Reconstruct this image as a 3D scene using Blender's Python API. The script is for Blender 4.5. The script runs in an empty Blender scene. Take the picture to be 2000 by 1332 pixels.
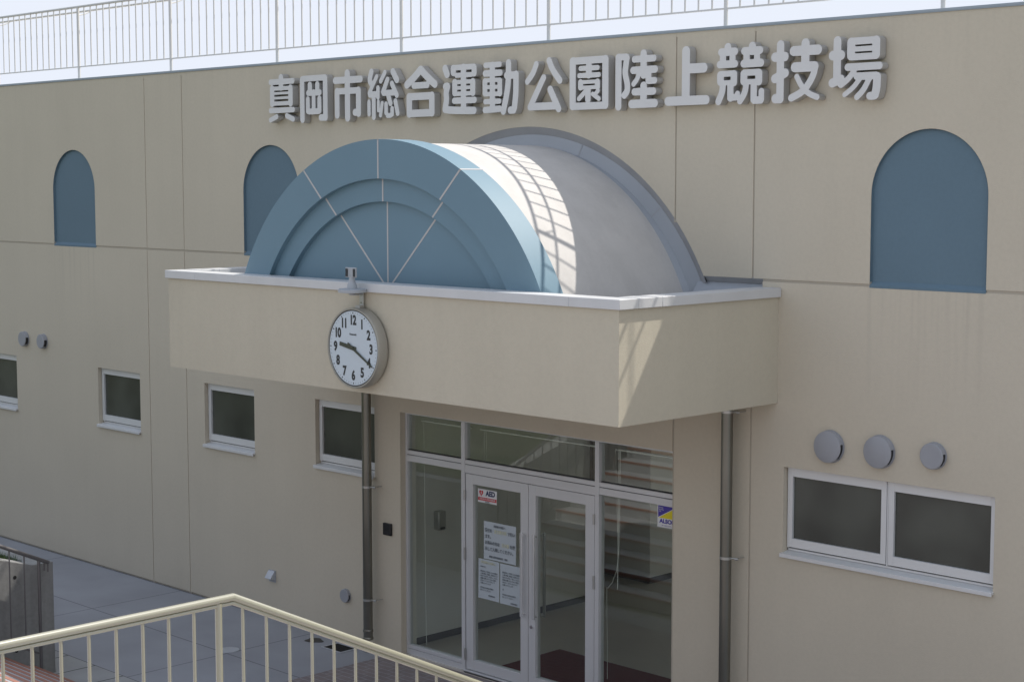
import bpy, math, random
import numpy as np
from math import radians, sin, cos, pi, sqrt
from mathutils import Vector, Matrix

S = bpy.context.scene
COL = S.collection
random.seed(7)

# ------------------------------------------------------------------ camera
cam = bpy.data.objects.new('camera', bpy.data.cameras.new('camera'))
COL.objects.link(cam)
cam.location = (0.0, -13.0, 5.6135)
cam.rotation_euler = (radians(90 - 5.384), radians(0.03), radians(45.15))
cam.data.lens = 59.87
cam.data.sensor_width = 36
cam.data.clip_start = 0.1
cam.data.clip_end = 3000
S.camera = cam

# ------------------------------------------------------------------ light
SUN = Vector((0.40, 1.0, 1.6)).normalized()
EL = math.asin(SUN.z)
AZ = math.atan2(SUN.x, SUN.y)
w = bpy.data.worlds.new('World')
S.world = w
w.use_nodes = True
nt = w.node_tree
sky = nt.nodes.new('ShaderNodeTexSky')
sky.sky_type = 'NISHITA'
sky.sun_disc = False
sky.sun_elevation = EL
sky.sun_rotation = AZ
sky.air_density = 1.0
sky.dust_density = 0.8
sky.ozone_density = 1.0
bg = nt.nodes['Background']
bg.inputs['Strength'].default_value = 0.15
hs = nt.nodes.new('ShaderNodeHueSaturation')      # thin bright haze takes most of the blue out of the sky
hs.inputs['Saturation'].default_value = 0.50
nt.links.new(sky.outputs[0], hs.inputs['Color'])
cl = nt.nodes.new('ShaderNodeVectorMath')           # even haze: no part of the sky is brighter than this
cl.operation = 'MINIMUM'
cl.inputs[1].default_value = (2.85, 3.02, 3.38)
nt.links.new(hs.outputs[0], cl.inputs[0])
nt.links.new(cl.outputs[0], bg.inputs['Color'])

sl = bpy.data.lights.new('sun', 'SUN')
sl.energy = 2.5
sl.angle = radians(0.53)
sl.color = (1.0, 0.955, 0.89)
so = bpy.data.objects.new('sun', sl)
COL.objects.link(so)
so.rotation_euler = (-SUN).to_track_quat('-Z', 'Y').to_euler()
so.location = (5, 20, 30)

S.view_settings.view_transform = 'Standard'
S.view_settings.look = 'None'
S.view_settings.exposure = 0.96
S.view_settings.gamma = 1.0
S.render.resolution_x = 1024
S.render.resolution_y = 681

# ------------------------------------------------------------------ materials
def new_mat(name):
    m = bpy.data.materials.new(name)
    m.use_nodes = True
    return m, m.node_tree, m.node_tree.nodes['Principled BSDF']

def node(nt, typ, **kw):
    n = nt.nodes.new(typ)
    for k, v in kw.items():
        setattr(n, k, v)
    return n

def ramp(nt, src, stops):
    r = nt.nodes.new('ShaderNodeValToRGB')
    e = r.color_ramp.elements
    while len(e) < len(stops):
        e.new(0.5)
    for i, (p, c) in enumerate(stops):
        e[i].position = p
        e[i].color = (c[0], c[1], c[2], 1) if not isinstance(c, (int, float)) else (c, c, c, 1)
    nt.links.new(src, r.inputs[0])
    return r

def mix_mul(nt, a, b, fac=1.0):
    m = nt.nodes.new('ShaderNodeMix')
    m.data_type = 'RGBA'
    m.blend_type = 'MULTIPLY'
    m.inputs[0].default_value = fac
    nt.links.new(a, m.inputs[6])
    nt.links.new(b, m.inputs[7])
    return m.outputs[2]

def mottled(name, color, rough=0.7, var=0.08, scale=1.5, bump=0.0, bscale=200.0, metallic=0.0,
            streak=0.0, speck=0.0, coat=0.0):
    """painted / mineral surface: base colour with soft large-scale mottling, fine bump, optional run-down streaks"""
    m, nt, b = new_mat(name)
    tc = node(nt, 'ShaderNodeTexCoord')
    n1 = node(nt, 'ShaderNodeTexNoise')
    n1.inputs['Scale'].default_value = scale
    n1.inputs['Detail'].default_value = 6
    nt.links.new(tc.outputs['Object'], n1.inputs['Vector'])
    r = ramp(nt, n1.outputs['Fac'], [(0.3, 1 - var), (0.7, 1 + 0 * var)])
    col = node(nt, 'ShaderNodeRGB')
    col.outputs[0].default_value = (*color, 1)
    out = mix_mul(nt, col.outputs[0], r.outputs[0])
    if streak > 0:
        mp = node(nt, 'ShaderNodeMapping')
        mp.inputs['Scale'].default_value = (2.6, 2.6, 0.22)
        nt.links.new(tc.outputs['Object'], mp.inputs['Vector'])
        n2 = node(nt, 'ShaderNodeTexNoise')
        n2.inputs['Scale'].default_value = 1.6
        n2.inputs['Detail'].default_value = 5
        nt.links.new(mp.outputs[0], n2.inputs['Vector'])
        r2 = ramp(nt, n2.outputs['Fac'], [(0.38, 1 - streak), (0.56, 1.0)])
        out = mix_mul(nt, out, r2.outputs[0])
    if speck > 0:
        n3 = node(nt, 'ShaderNodeTexNoise')
        n3.inputs['Scale'].default_value = 26
        n3.inputs['Detail'].default_value = 8
        nt.links.new(tc.outputs['Object'], n3.inputs['Vector'])
        r3 = ramp(nt, n3.outputs['Fac'], [(0.35, 1 - speck), (0.6, 1.0)])
        out = mix_mul(nt, out, r3.outputs[0])
    nt.links.new(out, b.inputs['Base Color'])
    b.inputs['Roughness'].default_value = rough
    b.inputs['Metallic'].default_value = metallic
    if coat:
        b.inputs['Coat Weight'].default_value = coat
        b.inputs['Coat Roughness'].default_value = 0.22
        b.inputs['Coat IOR'].default_value = 2.0
    if bump > 0:
        n4 = node(nt, 'ShaderNodeTexNoise')
        n4.inputs['Scale'].default_value = bscale
        n4.inputs['Detail'].default_value = 3
        nt.links.new(tc.outputs['Object'], n4.inputs['Vector'])
        bp = node(nt, 'ShaderNodeBump')
        bp.inputs['Strength'].default_value = bump
        bp.inputs['Distance'].default_value = 0.004
        nt.links.new(n4.outputs['Fac'], bp.inputs['Height'])
        nt.links.new(bp.outputs[0], b.inputs['Normal'])
    return m

def tiled(name, c1, c2, mortar, bw, rh, msize, offset=0.0, rough=0.8, shift=(0, 0), var=0.15, mscale=3.0, bump=0.3):
    m, nt, b = new_mat(name)
    tc = node(nt, 'ShaderNodeTexCoord')
    mp = node(nt, 'ShaderNodeMapping')
    mp.inputs['Location'].default_value = (shift[0], shift[1], 0)
    nt.links.new(tc.outputs['Object'], mp.inputs['Vector'])
    br = node(nt, 'ShaderNodeTexBrick')
    br.offset = offset
    br.inputs['Color1'].default_value = (*c1, 1)
    br.inputs['Color2'].default_value = (*c2, 1)
    br.inputs['Mortar'].default_value = (*mortar, 1)
    br.inputs['Scale'].default_value = 1.0
    br.inputs['Brick Width'].default_value = bw
    br.inputs['Row Height'].default_value = rh
    br.inputs['Mortar Size'].default_value = msize
    br.inputs['Mortar Smooth'].default_value = 0.1
    nt.links.new(mp.outputs[0], br.inputs['Vector'])
    n1 = node(nt, 'ShaderNodeTexNoise')
    n1.inputs['Scale'].default_value = mscale
    n1.inputs['Detail'].default_value = 8
    nt.links.new(tc.outputs['Object'], n1.inputs['Vector'])
    r = ramp(nt, n1.outputs['Fac'], [(0.3, 1 - var), (0.7, 1.0)])
    out = mix_mul(nt, br.outputs['Color'], r.outputs[0])
    nt.links.new(out, b.inputs['Base Color'])
    b.inputs['Roughness'].default_value = rough
    bp = node(nt, 'ShaderNodeBump')
    bp.inputs['Strength'].default_value = bump
    bp.inputs['Distance'].default_value = 0.003
    bp.invert = True
    nt.links.new(br.outputs['Fac'], bp.inputs['Height'])
    nt.links.new(bp.outputs[0], b.inputs['Normal'])
    return m

def glass_mat(name, tint=0.86, boost=1.0, rough=0.0):
    m, nt, b = new_mat(name)
    nt.nodes.remove(b)
    out = nt.nodes['Material Output']
    lw = node(nt, 'ShaderNodeLayerWeight')
    lw.inputs['Blend'].default_value = 0.5
    p = node(nt, 'ShaderNodeMath', operation='POWER')
    p.inputs[1].default_value = 5
    nt.links.new(lw.outputs['Facing'], p.inputs[0])
    ma = node(nt, 'ShaderNodeMath', operation='MULTIPLY_ADD')
    ma.inputs[1].default_value = 0.95 * boost
    ma.inputs[2].default_value = 0.045 * boost
    ma.use_clamp = True
    nt.links.new(p.outputs[0], ma.inputs[0])
    tr = node(nt, 'ShaderNodeBsdfTransparent')
    tr.inputs['Color'].default_value = (tint * .97, tint, tint * .98, 1)
    gl = node(nt, 'ShaderNodeBsdfGlossy')
    gl.inputs['Roughness'].default_value = rough
    gl.inputs['Color'].default_value = (1, 1, 1, 1)
    mx = node(nt, 'ShaderNodeMixShader')
    nt.links.new(ma.outputs[0], mx.inputs[0])
    nt.links.new(tr.outputs[0], mx.inputs[1])
    nt.links.new(gl.outputs[0], mx.inputs[2])
    nt.links.new(mx.outputs[0], out.inputs[0])
    return m

M = {}
M['wall'] = mottled('cream_stucco', (0.590, 0.527, 0.417), 0.9, 0.05, 0.8, 0.5, 90, streak=0.012, speck=0.03)
M['letter_side'] = mottled('letter_side_steel', (0.46, 0.45, 0.435), 0.4, 0.08, 3.0, metallic=0.2)
def wall_stains(m):
    # rain run-off: faint vertical streaks below the roof edge and below each blue arch
    nt = m.node_tree; b = nt.nodes['Principled BSDF']
    src = b.inputs['Base Color'].links[0].from_socket
    tc = node(nt, 'ShaderNodeTexCoord'); sx = node(nt, 'ShaderNodeSeparateXYZ'); nt.links.new(tc.outputs['Object'], sx.inputs[0])
    mp = node(nt, 'ShaderNodeMapping'); mp.inputs['Scale'].default_value = (9, 1, 0.25); nt.links.new(tc.outputs['Object'], mp.inputs['Vector'])
    n = node(nt, 'ShaderNodeTexNoise'); n.inputs['Scale'].default_value = 1.7; n.inputs['Detail'].default_value = 4; nt.links.new(mp.outputs[0], n.inputs['Vector'])
    st = node(nt, 'ShaderNodeMapRange'); st.inputs['From Min'].default_value = .48; st.inputs['From Max'].default_value = .70; nt.links.new(n.outputs['Fac'], st.inputs['Value'])
    def rng(a, c, t0, t1):
        r = node(nt, 'ShaderNodeMapRange'); r.inputs['From Min'].default_value = a; r.inputs['From Max'].default_value = c
        r.inputs['To Min'].default_value = t0; r.inputs['To Max'].default_value = t1; nt.links.new(sx.outputs['Z'], r.inputs['Value']); return r.outputs[0]
    def mul(a, c):
        q = node(nt, 'ShaderNodeMath', operation='MULTIPLY')
        for k, v in ((0, a), (1, c)):
            if isinstance(v, float): q.inputs[k].default_value = v
            else: nt.links.new(v, q.inputs[k])
        return q.outputs[0]
    def add(a, c):
        q = node(nt, 'ShaderNodeMath', operation='ADD'); q.use_clamp = True; nt.links.new(a, q.inputs[0]); nt.links.new(c, q.inputs[1]); return q.outputs[0]
    top = rng(6.3, 7.04, 0, .40)
    acc = top
    for x in (-22.10, -17.37, -7.955):
        d = node(nt, 'ShaderNodeMath', operation='COMPARE'); d.inputs[1].default_value = x; d.inputs[2].default_value = .60; nt.links.new(sx.outputs['X'], d.inputs[0])
        below = mul(rng(3.5, 4.66, 0, 1.0), rng(4.661, 4.67, 1.0, 0))
        acc = add(acc, mul(below, d.outputs[0]))
    f = mul(mul(acc, st.outputs[0]), 0.14)
    mx = node(nt, 'ShaderNodeMix'); mx.data_type = 'RGBA'; mx.blend_type = 'MIX'
    nt.links.new(f, mx.inputs[0]); nt.links.new(src, mx.inputs[6]); mx.inputs[7].default_value = (0.20, 0.185, 0.16, 1)
    nt.links.new(mx.outputs[2], b.inputs['Base Color'])
M['fascia'] = mottled('canopy_stucco', (0.555, 0.502, 0.392), 0.9, 0.04, 0.8, 0.5, 90, streak=0.02, speck=0.03)
wall_stains(M['wall'])
M['groove'] = mottled('joint_sealant', (0.46, 0.41, 0.33), 0.8, 0.1)
M['blue'] = mottled('blue_paint', (0.125, 0.195, 0.245), 0.75, 0.05, 1.2, 0.25, 120, speck=0.03)
M['blue_panel'] = mottled('blue_metal_panel', (0.150, 0.246, 0.308), 0.55, 0.04, 1.0)
M['line'] = mottled('pale_sealant', (0.52, 0.50, 0.485), 0.7, 0.05)
M['barrel'] = mottled('barrel_coating', (0.56, 0.535, 0.505), 0.75, 0.07, 1.1, 0.25, 60, streak=0.06, speck=0.03)
M['flash'] = mottled('blue_grey_flashing', (0.36, 0.38, 0.405), 0.45, 0.08, 2.0)
M['seal'] = mottled('dark_sealant', (0.37, 0.37, 0.375), 0.7, 0.15, 4.0)
M['coping'] = mottled('white_coping', (0.62, 0.62, 0.615), 0.38, 0.05, 2.0, metallic=0.0, streak=0.03)
M['cap'] = mottled('parapet_metal', (0.33, 0.38, 0.42), 0.45, 0.1, 2.0)
M['letter'] = mottled('letter_face', (0.68, 0.67, 0.655), 0.5, 0.05, 3.0)
M['steel'] = mottled('brushed_steel', (0.50, 0.50, 0.48), 0.35, 0.1, 3.0, metallic=0.75)
M['pipe'] = mottled('stainless_pipe', (0.24, 0.235, 0.205), 0.30, 0.25, 1.5, metallic=0.8)
M['handle'] = mottled('door_handle_metal', (0.80, 0.80, 0.80), 0.25, 0.02, metallic=0.55)
M['chrome'] = mottled('chrome', (0.75, 0.75, 0.76), 0.12, 0.02, metallic=1.0)
M['alu'] = mottled('aluminium_frame', (0.66, 0.66, 0.665), 0.42, 0.05, 2.0, metallic=0.2)
M['alu_win'] = mottled('window_aluminium', (0.70, 0.70, 0.69), 0.4, 0.04, 2.0, metallic=0.1)
M['gasket'] = mottled('black_gasket', (0.03, 0.03, 0.035), 0.6)
M['vent'] = mottled('grey_vent_paint', (0.33, 0.335, 0.355), 0.5, 0.05, 8)
M['black'] = mottled('black_plastic', (0.02, 0.02, 0.022), 0.4)
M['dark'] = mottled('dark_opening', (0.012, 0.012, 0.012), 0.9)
M['clock_face'] = mottled('clock_face_white', (0.56, 0.62, 0.66), 0.35, 0.02)
M['clock_rim'] = mottled('clock_rim_metal', (0.40, 0.38, 0.33), 0.35, 0.06, metallic=0.4)
M['ink'] = mottled('clock_ink', (0.03, 0.03, 0.03), 0.5)
M['hand'] = mottled('clock_hand', (0.06, 0.065, 0.045), 0.4)
M['white_plastic'] = mottled('white_plastic', (0.72, 0.72, 0.72), 0.4)
M['grey_plastic'] = mottled('grey_plastic', (0.38, 0.40, 0.42), 0.5)
M['rail_grey'] = mottled('roof_rail_paint', (0.66, 0.65, 0.63), 0.4, 0.05)
M['rail_cream'] = mottled('cream_rail_paint', (0.30, 0.285, 0.20), 0.34, 0.05, 3.0, coat=1.0)
M['rail_backlit'] = mottled('backlit_steel_rail', (0.17, 0.16, 0.16), 0.35, 0.1, metallic=0.4)  # steel with its backlit shade put into the base colour
M['paper'] = mottled('paper_white', (0.50, 0.55, 0.585), 0.8, 0.03)
M['red'] = mottled('label_red', (0.55, 0.03, 0.04), 0.5, 0.02)
M['navy'] = mottled('label_navy', (0.02, 0.03, 0.10), 0.5, 0.02)
M['violet'] = mottled('sticker_violet', (0.06, 0.04, 0.32), 0.5, 0.02)
M['yellow'] = mottled('sticker_yellow', (0.75, 0.62, 0.02), 0.5, 0.02)
M['text_grey'] = mottled('printed_grey', (0.16, 0.18, 0.2), 0.8, 0.02)
M['text_yellow'] = mottled('faded_yellow_print', (0.66, 0.66, 0.50), 0.8, 0.02)
M['inner'] = mottled('lobby_wall_paint', (0.80, 0.78, 0.73), 0.8, 0.04, 1.0)
M['inner_floor'] = mottled('lobby_floor', (0.56, 0.52, 0.46), 0.35, 0.08, 2.0)
M['ceil'] = mottled('lobby_ceiling', (0.6, 0.6, 0.58), 0.9)
M['base'] = mottled('dark_baseboard', (0.09, 0.085, 0.08), 0.6)
M['mat'] = mottled('dark_red_mat', (0.13, 0.018, 0.022), 0.95, 0.2, 20, 0.6, 400)
M['cord'] = mottled('white_cord', (0.75, 0.74, 0.68), 0.7)
M['concrete'] = mottled('raw_concrete', (0.34, 0.335, 0.32), 0.85, 0.30, 1.6, 0.3, 60, streak=0.15, speck=0.10)
M['step'] = mottled('stair_concrete', (0.44, 0.44, 0.45), 0.85, 0.22, 3.0, 0.2, 80)
M['nosing'] = mottled('orange_nosing', (0.36, 0.17, 0.12), 0.7, 0.15, 8)
M['asphalt'] = mottled('far_ground', (0.22, 0.24, 0.16), 0.9, 0.3, 0.3)
M['turf'] = mottled('turf_soil', (0.085, 0.095, 0.035), 0.95, 0.5, 1.2, 0.8, 30, speck=0.4)
M['grass'] = mottled('grass_blades', (0.075, 0.13, 0.03), 0.7, 0.5, 3.0)
M['iron'] = mottled('black_iron', (0.03, 0.03, 0.03), 0.5, 0.2, 10)
M['steelcap'] = mottled('pale_steel_cap', (0.50, 0.52, 0.55), 0.4, 0.1, 8, metallic=0.1)
M['plaza'] = tiled('plaza_concrete', (0.345, 0.35, 0.37), (0.335, 0.34, 0.36), (0.19, 0.19, 0.20), 3.03, 1.39, 0.010,
                   shift=(16.5 - 3.03 * 10, 1.385 + 0.005), var=0.16, mscale=1.1)
M['gutter'] = tiled('gutter_slabs', (0.38, 0.38, 0.37), (0.35, 0.35, 0.35), (0.06, 0.06, 0.06), 0.60, 0.52, 0.010,
                    shift=(16.56, 3.29), var=0.2, mscale=2.0)
M['tiles'] = tiled('entrance_tiles', (0.27, 0.22, 0.21), (0.23, 0.19, 0.19), (0.33, 0.32, 0.32), 0.20, 0.10, 0.006, offset=0.5, var=0.12)
M['glass'] = glass_mat('clear_glass', 0.95, 1.35)

def frosted(name, col):
    m, nt, b = new_mat(name)
    b.inputs['Roughness'].default_value = 0.22
    b.inputs['IOR'].default_value = 1.5
    tc = node(nt, 'ShaderNodeTexCoord')
    nn = node(nt, 'ShaderNodeTexNoise'); nn.inputs['Scale'].default_value = 1.3; nn.inputs['Detail'].default_value = 2
    nt.links.new(tc.outputs['Object'], nn.inputs['Vector'])
    cr = ramp(nt, nn.outputs['Fac'], [(0.35, tuple(c * .75 for c in col)), (0.65, tuple(c * 1.35 for c in col))])
    nt.links.new(cr.outputs[0], b.inputs['Base Color'])
    n = node(nt, 'ShaderNodeTexNoise')
    n.inputs['Scale'].default_value = 260
    nt.links.new(tc.outputs['Object'], n.inputs['Vector'])
    bp = node(nt, 'ShaderNodeBump')
    bp.inputs['Strength'].default_value = 0.35
    bp.inputs['Distance'].default_value = 0.002
    nt.links.new(n.outputs['Fac'], bp.inputs['Height'])
    nt.links.new(bp.outputs[0], b.inputs['Normal'])
    return m
M['frost'] = frosted('obscure_glass', (0.060, 0.064, 0.054))

# ------------------------------------------------------------------ mesh helpers
class MB:
    def __init__(self):
        self.v = []
        self.f = []
    def add(self, vs, fs):
        o = len(self.v)
        self.v += [tuple(p) for p in vs]
        self.f += [tuple(i + o for i in f) for f in fs]
        return self
    def box(self, x0, x1, y0, y1, z0, z1):
        x0, x1 = min(x0, x1), max(x0, x1)
        y0, y1 = min(y0, y1), max(y0, y1)
        z0, z1 = min(z0, z1), max(z0, z1)
        vs = [(x0, y0, z0), (x1, y0, z0), (x1, y1, z0), (x0, y1, z0), (x0, y0, z1), (x1, y0, z1), (x1, y1, z1), (x0, y1, z1)]
        return self.add(vs, [(0, 3, 2, 1), (4, 5, 6, 7), (0, 1, 5, 4), (1, 2, 6, 5), (2, 3, 7, 6), (3, 0, 4, 7)])
    def prism_x(self, prof, x0, x1):
        """closed (y,z) profile, counter-clockwise seen from +x, swept from x0 to x1"""
        n = len(prof)
        vs = [(x0, y, z) for y, z in prof] + [(x1, y, z) for y, z in prof]
        fs = [tuple(range(n))[::-1], tuple(range(n, 2 * n))]
        fs += [(i, (i + 1) % n, n + (i + 1) % n, n + i) for i in range(n)]
        return self.add(vs, fs)
    def tube(self, pts, r, n=16, caps=True):
        pts = [Vector(p) for p in pts]
        rings = []
        up = None
        for i, p in enumerate(pts):
            if i == 0:
                d = (pts[1] - p).normalized()
            elif i == len(pts) - 1:
                d = (p - pts[-2]).normalized()
            else:
                d = ((p - pts[i - 1]).normalized() + (pts[i + 1] - p).normalized()).normalized()
            if up is None:
                a = Vector((0, 0, 1)) if abs(d.z) < 0.9 else Vector((1, 0, 0))
                up = d.cross(a).normalized()
            else:
                up = (up - d * up.dot(d)).normalized()
            s = d.cross(up).normalized()
            k = 1.0
            if 0 < i < len(pts) - 1:
                c = d.dot((pts[i + 1] - p).normalized())
                k = 1 / max(c, 0.5)
            ring = []
            for j in range(n):
                t = 2 * pi * j / n
                off = up * cos(t) * r + s * sin(t) * r
                if k != 1.0:
                    bend = ((pts[i + 1] - p).normalized() - (p - pts[i - 1]).normalized())
                    if bend.length > 1e-6:
                        bd = bend.normalized()
                        off += bd * off.dot(bd) * (k - 1)
                ring.append(p + off)
            rings.append(ring)
        vs = [q for ring in rings for q in ring]
        fs = []
        for i in range(len(pts) - 1):
            for j in range(n):
                a, b = i * n + j, i * n + (j + 1) % n
                fs.append((a, b, b + n, a + n))
        if caps:
            fs.append(tuple(range(n))[::-1])
            fs.append(tuple(range((len(pts) - 1) * n, len(pts) * n)))
        return self.add(vs, fs)
    def lathe_y(self, prof, cx, cz, n=48):
        """(radius, y) profile revolved about a Y axis through (cx, cz)"""
        vs = []
        for r, y in prof:
            for j in range(n):
                t = 2 * pi * j / n
                vs.append((cx + r * cos(t), y, cz + r * sin(t)))
        fs = []
        for i in range(len(prof) - 1):
            for j in range(n):
                a, b = i * n + j, i * n + (j + 1) % n
                fs.append((a, a + n, b + n, b))
        fs.append(tuple(range(n)))
        fs.append(tuple(range((len(prof) - 1) * n, len(prof) * n))[::-1])
        return self.add(vs, fs)
    def lathe_z(self, prof, cx, cy, n=32):
        vs = []
        for r, z in prof:
            for j in range(n):
                t = 2 * pi * j / n
                vs.append((cx + r * cos(t), cy + r * sin(t), z))
        fs = []
        for i in range(len(prof) - 1):
            for j in range(n):
                a, b = i * n + j, i * n + (j + 1) % n
                fs.append((a, b, b + n, a + n))
        fs.append(tuple(range(n))[::-1])
        fs.append(tuple(range((len(prof) - 1) * n, len(prof) * n)))
        return self.add(vs, fs)
    def build(self, name, mat, parent=None, bevel=0.0, smooth=True):
        me = bpy.data.meshes.new(name)
        me.from_pydata(self.v, [], self.f)
        me.update()
        return link_mesh(me, name, mat, parent, bevel, smooth)

def link_mesh(me, name, mat, parent=None, bevel=0.0, smooth=True):
    me.name = name
    me.materials.clear()
    me.materials.append(mat)
    if smooth:
        for p in me.polygons:
            p.use_smooth = True
        me.set_sharp_from_angle(angle=radians(32))
    o = bpy.data.objects.new(name, me)
    COL.objects.link(o)
    if parent is not None:
        o.parent = parent
        pl = parent
        loc = Vector((0, 0, 0))
        while pl is not None:
            loc += Vector(pl.location)
            pl = pl.parent
        o.location = -loc if parent.parent is None else Vector((0, 0, 0))
    if bevel > 0:
        b = o.modifiers.new('bevel', 'BEVEL')
        b.width = bevel
        b.segments = 2
        b.limit_method = 'ANGLE'
    return o

def tag(o, label=None, cat=None, group=None, kind=None):
    if label: o['label'] = label
    if cat: o['category'] = cat
    if group: o['group'] = group
    if kind: o['kind'] = kind
    return o

def thing(name, loc, label, cat, group=None):
    o = bpy.data.objects.new(name, None)
    COL.objects.link(o)
    o.location = loc
    o.empty_display_size = 0.2
    return tag(o, label, cat, group)

def relink(o, parent):
    """copy of a part under another parent, same local offset"""
    c = o.copy()
    COL.objects.link(c)
    c.parent = parent
    return c

def copy_thing(root, delta, label, children_skip=()):
    r = root.copy()
    COL.objects.link(r)
    r.location = Vector(root.location) + Vector(delta)
    r['label'] = label
    for ch in list(root.children):
        c = relink(ch, r)
        for g in list(ch.children):
            relink(g, c)
    return r

def flat_shape(loops, y0, y1, bevel=0.0):
    """closed XZ loops (holes even-odd) filled and extruded from y0 (front) to y1; returns a mesh in world axes"""
    cu = bpy.data.curves.new('shape', 'CURVE')
    cu.dimensions = '2D'
    cu.fill_mode = 'BOTH'
    for lp in loops:
        sp = cu.splines.new('POLY')
        sp.points.add(len(lp) - 1)
        for i, (x, z) in enumerate(lp):
            sp.points[i].co = (x, z, 0, 1)
        sp.use_cyclic_u = True
    cu.extrude = (y1 - y0) / 2 - bevel
    cu.bevel_depth = bevel
    cu.bevel_resolution = 1
    cu.offset = -bevel
    o = bpy.data.objects.new('shape', cu)
    COL.objects.link(o)
    bpy.context.view_layer.update()
    me = bpy.data.meshes.new_from_object(o.evaluated_get(bpy.context.evaluated_depsgraph_get()))
    bpy.data.objects.remove(o)
    bpy.data.curves.remove(cu)
    n = len(me.vertices)
    co = np.empty(n * 3)
    me.vertices.foreach_get('co', co)
    co = co.reshape(-1, 3)
    out = np.stack([co[:, 0], -co[:, 2] + (y0 + y1) / 2, co[:, 1]], 1)
    me.vertices.foreach_set('co', out.ravel())
    me.update()
    return me

def join_meshes(meshes):
    v, f = [], []
    for me in meshes:
        o = len(v)
        v += [tuple(p.co) for p in me.vertices]
        f += [tuple(i + o for i in p.vertices) for p in me.polygons]
    out = bpy.data.meshes.new('joined')
    out.from_pydata(v, [], f)
    out.update()
    return out

def text_mesh(body, size, x, z, y, name, mat, parent, align='CENTER', sx=1.0, bold=0.0, thick=0.0006, spacing=1.0, line=1.0):
    cu = bpy.data.curves.new('t', 'FONT')
    cu.body = body
    cu.size = size
    cu.align_x = align
    cu.align_y = 'CENTER' if align == 'CENTER' else 'TOP'
    cu.offset = bold
    cu.extrude = thick
    cu.space_character = spacing
    cu.space_line = line
    cu.resolution_u = 4
    o = bpy.data.objects.new('t', cu)
    COL.objects.link(o)
    bpy.context.view_layer.update()
    me = bpy.data.meshes.new_from_object(o.evaluated_get(bpy.context.evaluated_depsgraph_get()))
    bpy.data.objects.remove(o)
    bpy.data.curves.remove(cu)
    n = len(me.vertices)
    co = np.empty(n * 3)
    me.vertices.foreach_get('co', co)
    co = co.reshape(-1, 3)
    out = np.stack([co[:, 0] * sx + x, -co[:, 2] + y, co[:, 1] + z], 1)
    me.vertices.foreach_set('co', out.ravel())
    me.update()
    if name is None:
        return me
    return link_mesh(me, name, mat, parent, smooth=False)

def arc(cx, cz, r, a0, a1, n=40):
    return [(cx + r * cos(a0 + (a1 - a0) * i / n), cz + r * sin(a0 + (a1 - a0) * i / n)) for i in range(n + 1)]

# ================================================================== SETTING
m = MB(); m.add([(-1500, -1500, -0.03), (1500, -1500, -0.03), (1500, 1500, -0.03), (-1500, 1500, -0.03)], [(0, 1, 2, 3)])
tag(m.build('ground', M['asphalt'], smooth=False), kind='structure')
m = MB(); m.add([(-60, -3.2, 0), (25, -3.2, 0), (25, 0.3, 0), (-60, 0.3, 0)], [(0, 1, 2, 3)])
tag(m.build('pavement', M['plaza'], smooth=False), kind='structure')
m = MB(); m.add([(-17.24, -3.28, 0.004), (4, -3.28, 0.004), (4, -2.77, 0.004), (-17.24, -2.77, 0.004)], [(0, 1, 2, 3)])
m.add([(-60, -3.23, 0.004), (-17.24, -3.23, 0.004), (-17.24, -2.77, 0.004), (-60, -2.77, 0.004)], [(0, 1, 2, 3)])
tag(m.build('gutter_path', M['gutter'], smooth=False), kind='structure')
m = MB(); m.add([(-15.08, -2.76, 0.004), (-9.7, -2.76, 0.004), (-9.7, 0.07, 0.004), (-15.08, 0.07, 0.004)], [(0, 1, 2, 3)])
tag(m.build('entrance_pavement', M['tiles'], smooth=False), kind='structure')

# grass bank facing the building, both sides of the stairs, and the terrace on top
def bank(x0, x1):
    nx, ny = 40, 24
    vs, fs = [], []
    for j in range(ny + 1):
        Y = -3.5 - (9.6) * j / ny
        for i in range(nx + 1):
            X = x0 + (x1 - x0) * i / nx
            z = 1.22 + 0.296 * (-3.5 - Y)
            if 0 < j < ny and 0 < i < nx: z += random.uniform(-.025, .025)
            vs.append((X, Y, z))
    for j in range(ny):
        for i in range(nx):
            a = j * (nx + 1) + i
            fs.append((a, a + nx + 1, a + nx + 2, a + 1))
    return vs, fs
m = MB(); m.add(*bank(-60, -17.5)); m.add(*bank(4.3, 30))
tag(m.build('bank', M['turf']), kind='structure')
m = MB(); m.add([(-200, -250, 4.05), (200, -250, 4.05), (200, -13.5, 4.05), (-200, -13.5, 4.05)], [(0, 1, 2, 3)])
m.add([(-60, -13.5, 4.045), (-17.5, -13.5, 4.045), (-17.5, -12.9, 4.045), (-60, -12.9, 4.045)], [(0, 1, 2, 3)])
tag(m.build('terrace', M['asphalt'], smooth=False), kind='structure')

# ================================================================== BUILDING
ZT = 7.05           # wall top under its metal cap
GZ0, GZ1 = 4.662, 4.688   # horizontal joint
NICHES = [-22.10, -17.37, -7.955]
NR = 0.578
NZ = 6.055 - NR
AC = (-12.85, 3.466); AR = 2.714
aL = AC[0] - sqrt(AR ** 2 - (GZ1 - AC[1]) ** 2); aR = AC[0] + sqrt(AR ** 2 - (GZ1 - AC[1]) ** 2)
bld = thing('sports_building', (-14, 4, 0), 'long cream rendered building with recessed blue arches and a rooftop terrace', 'building')

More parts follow.
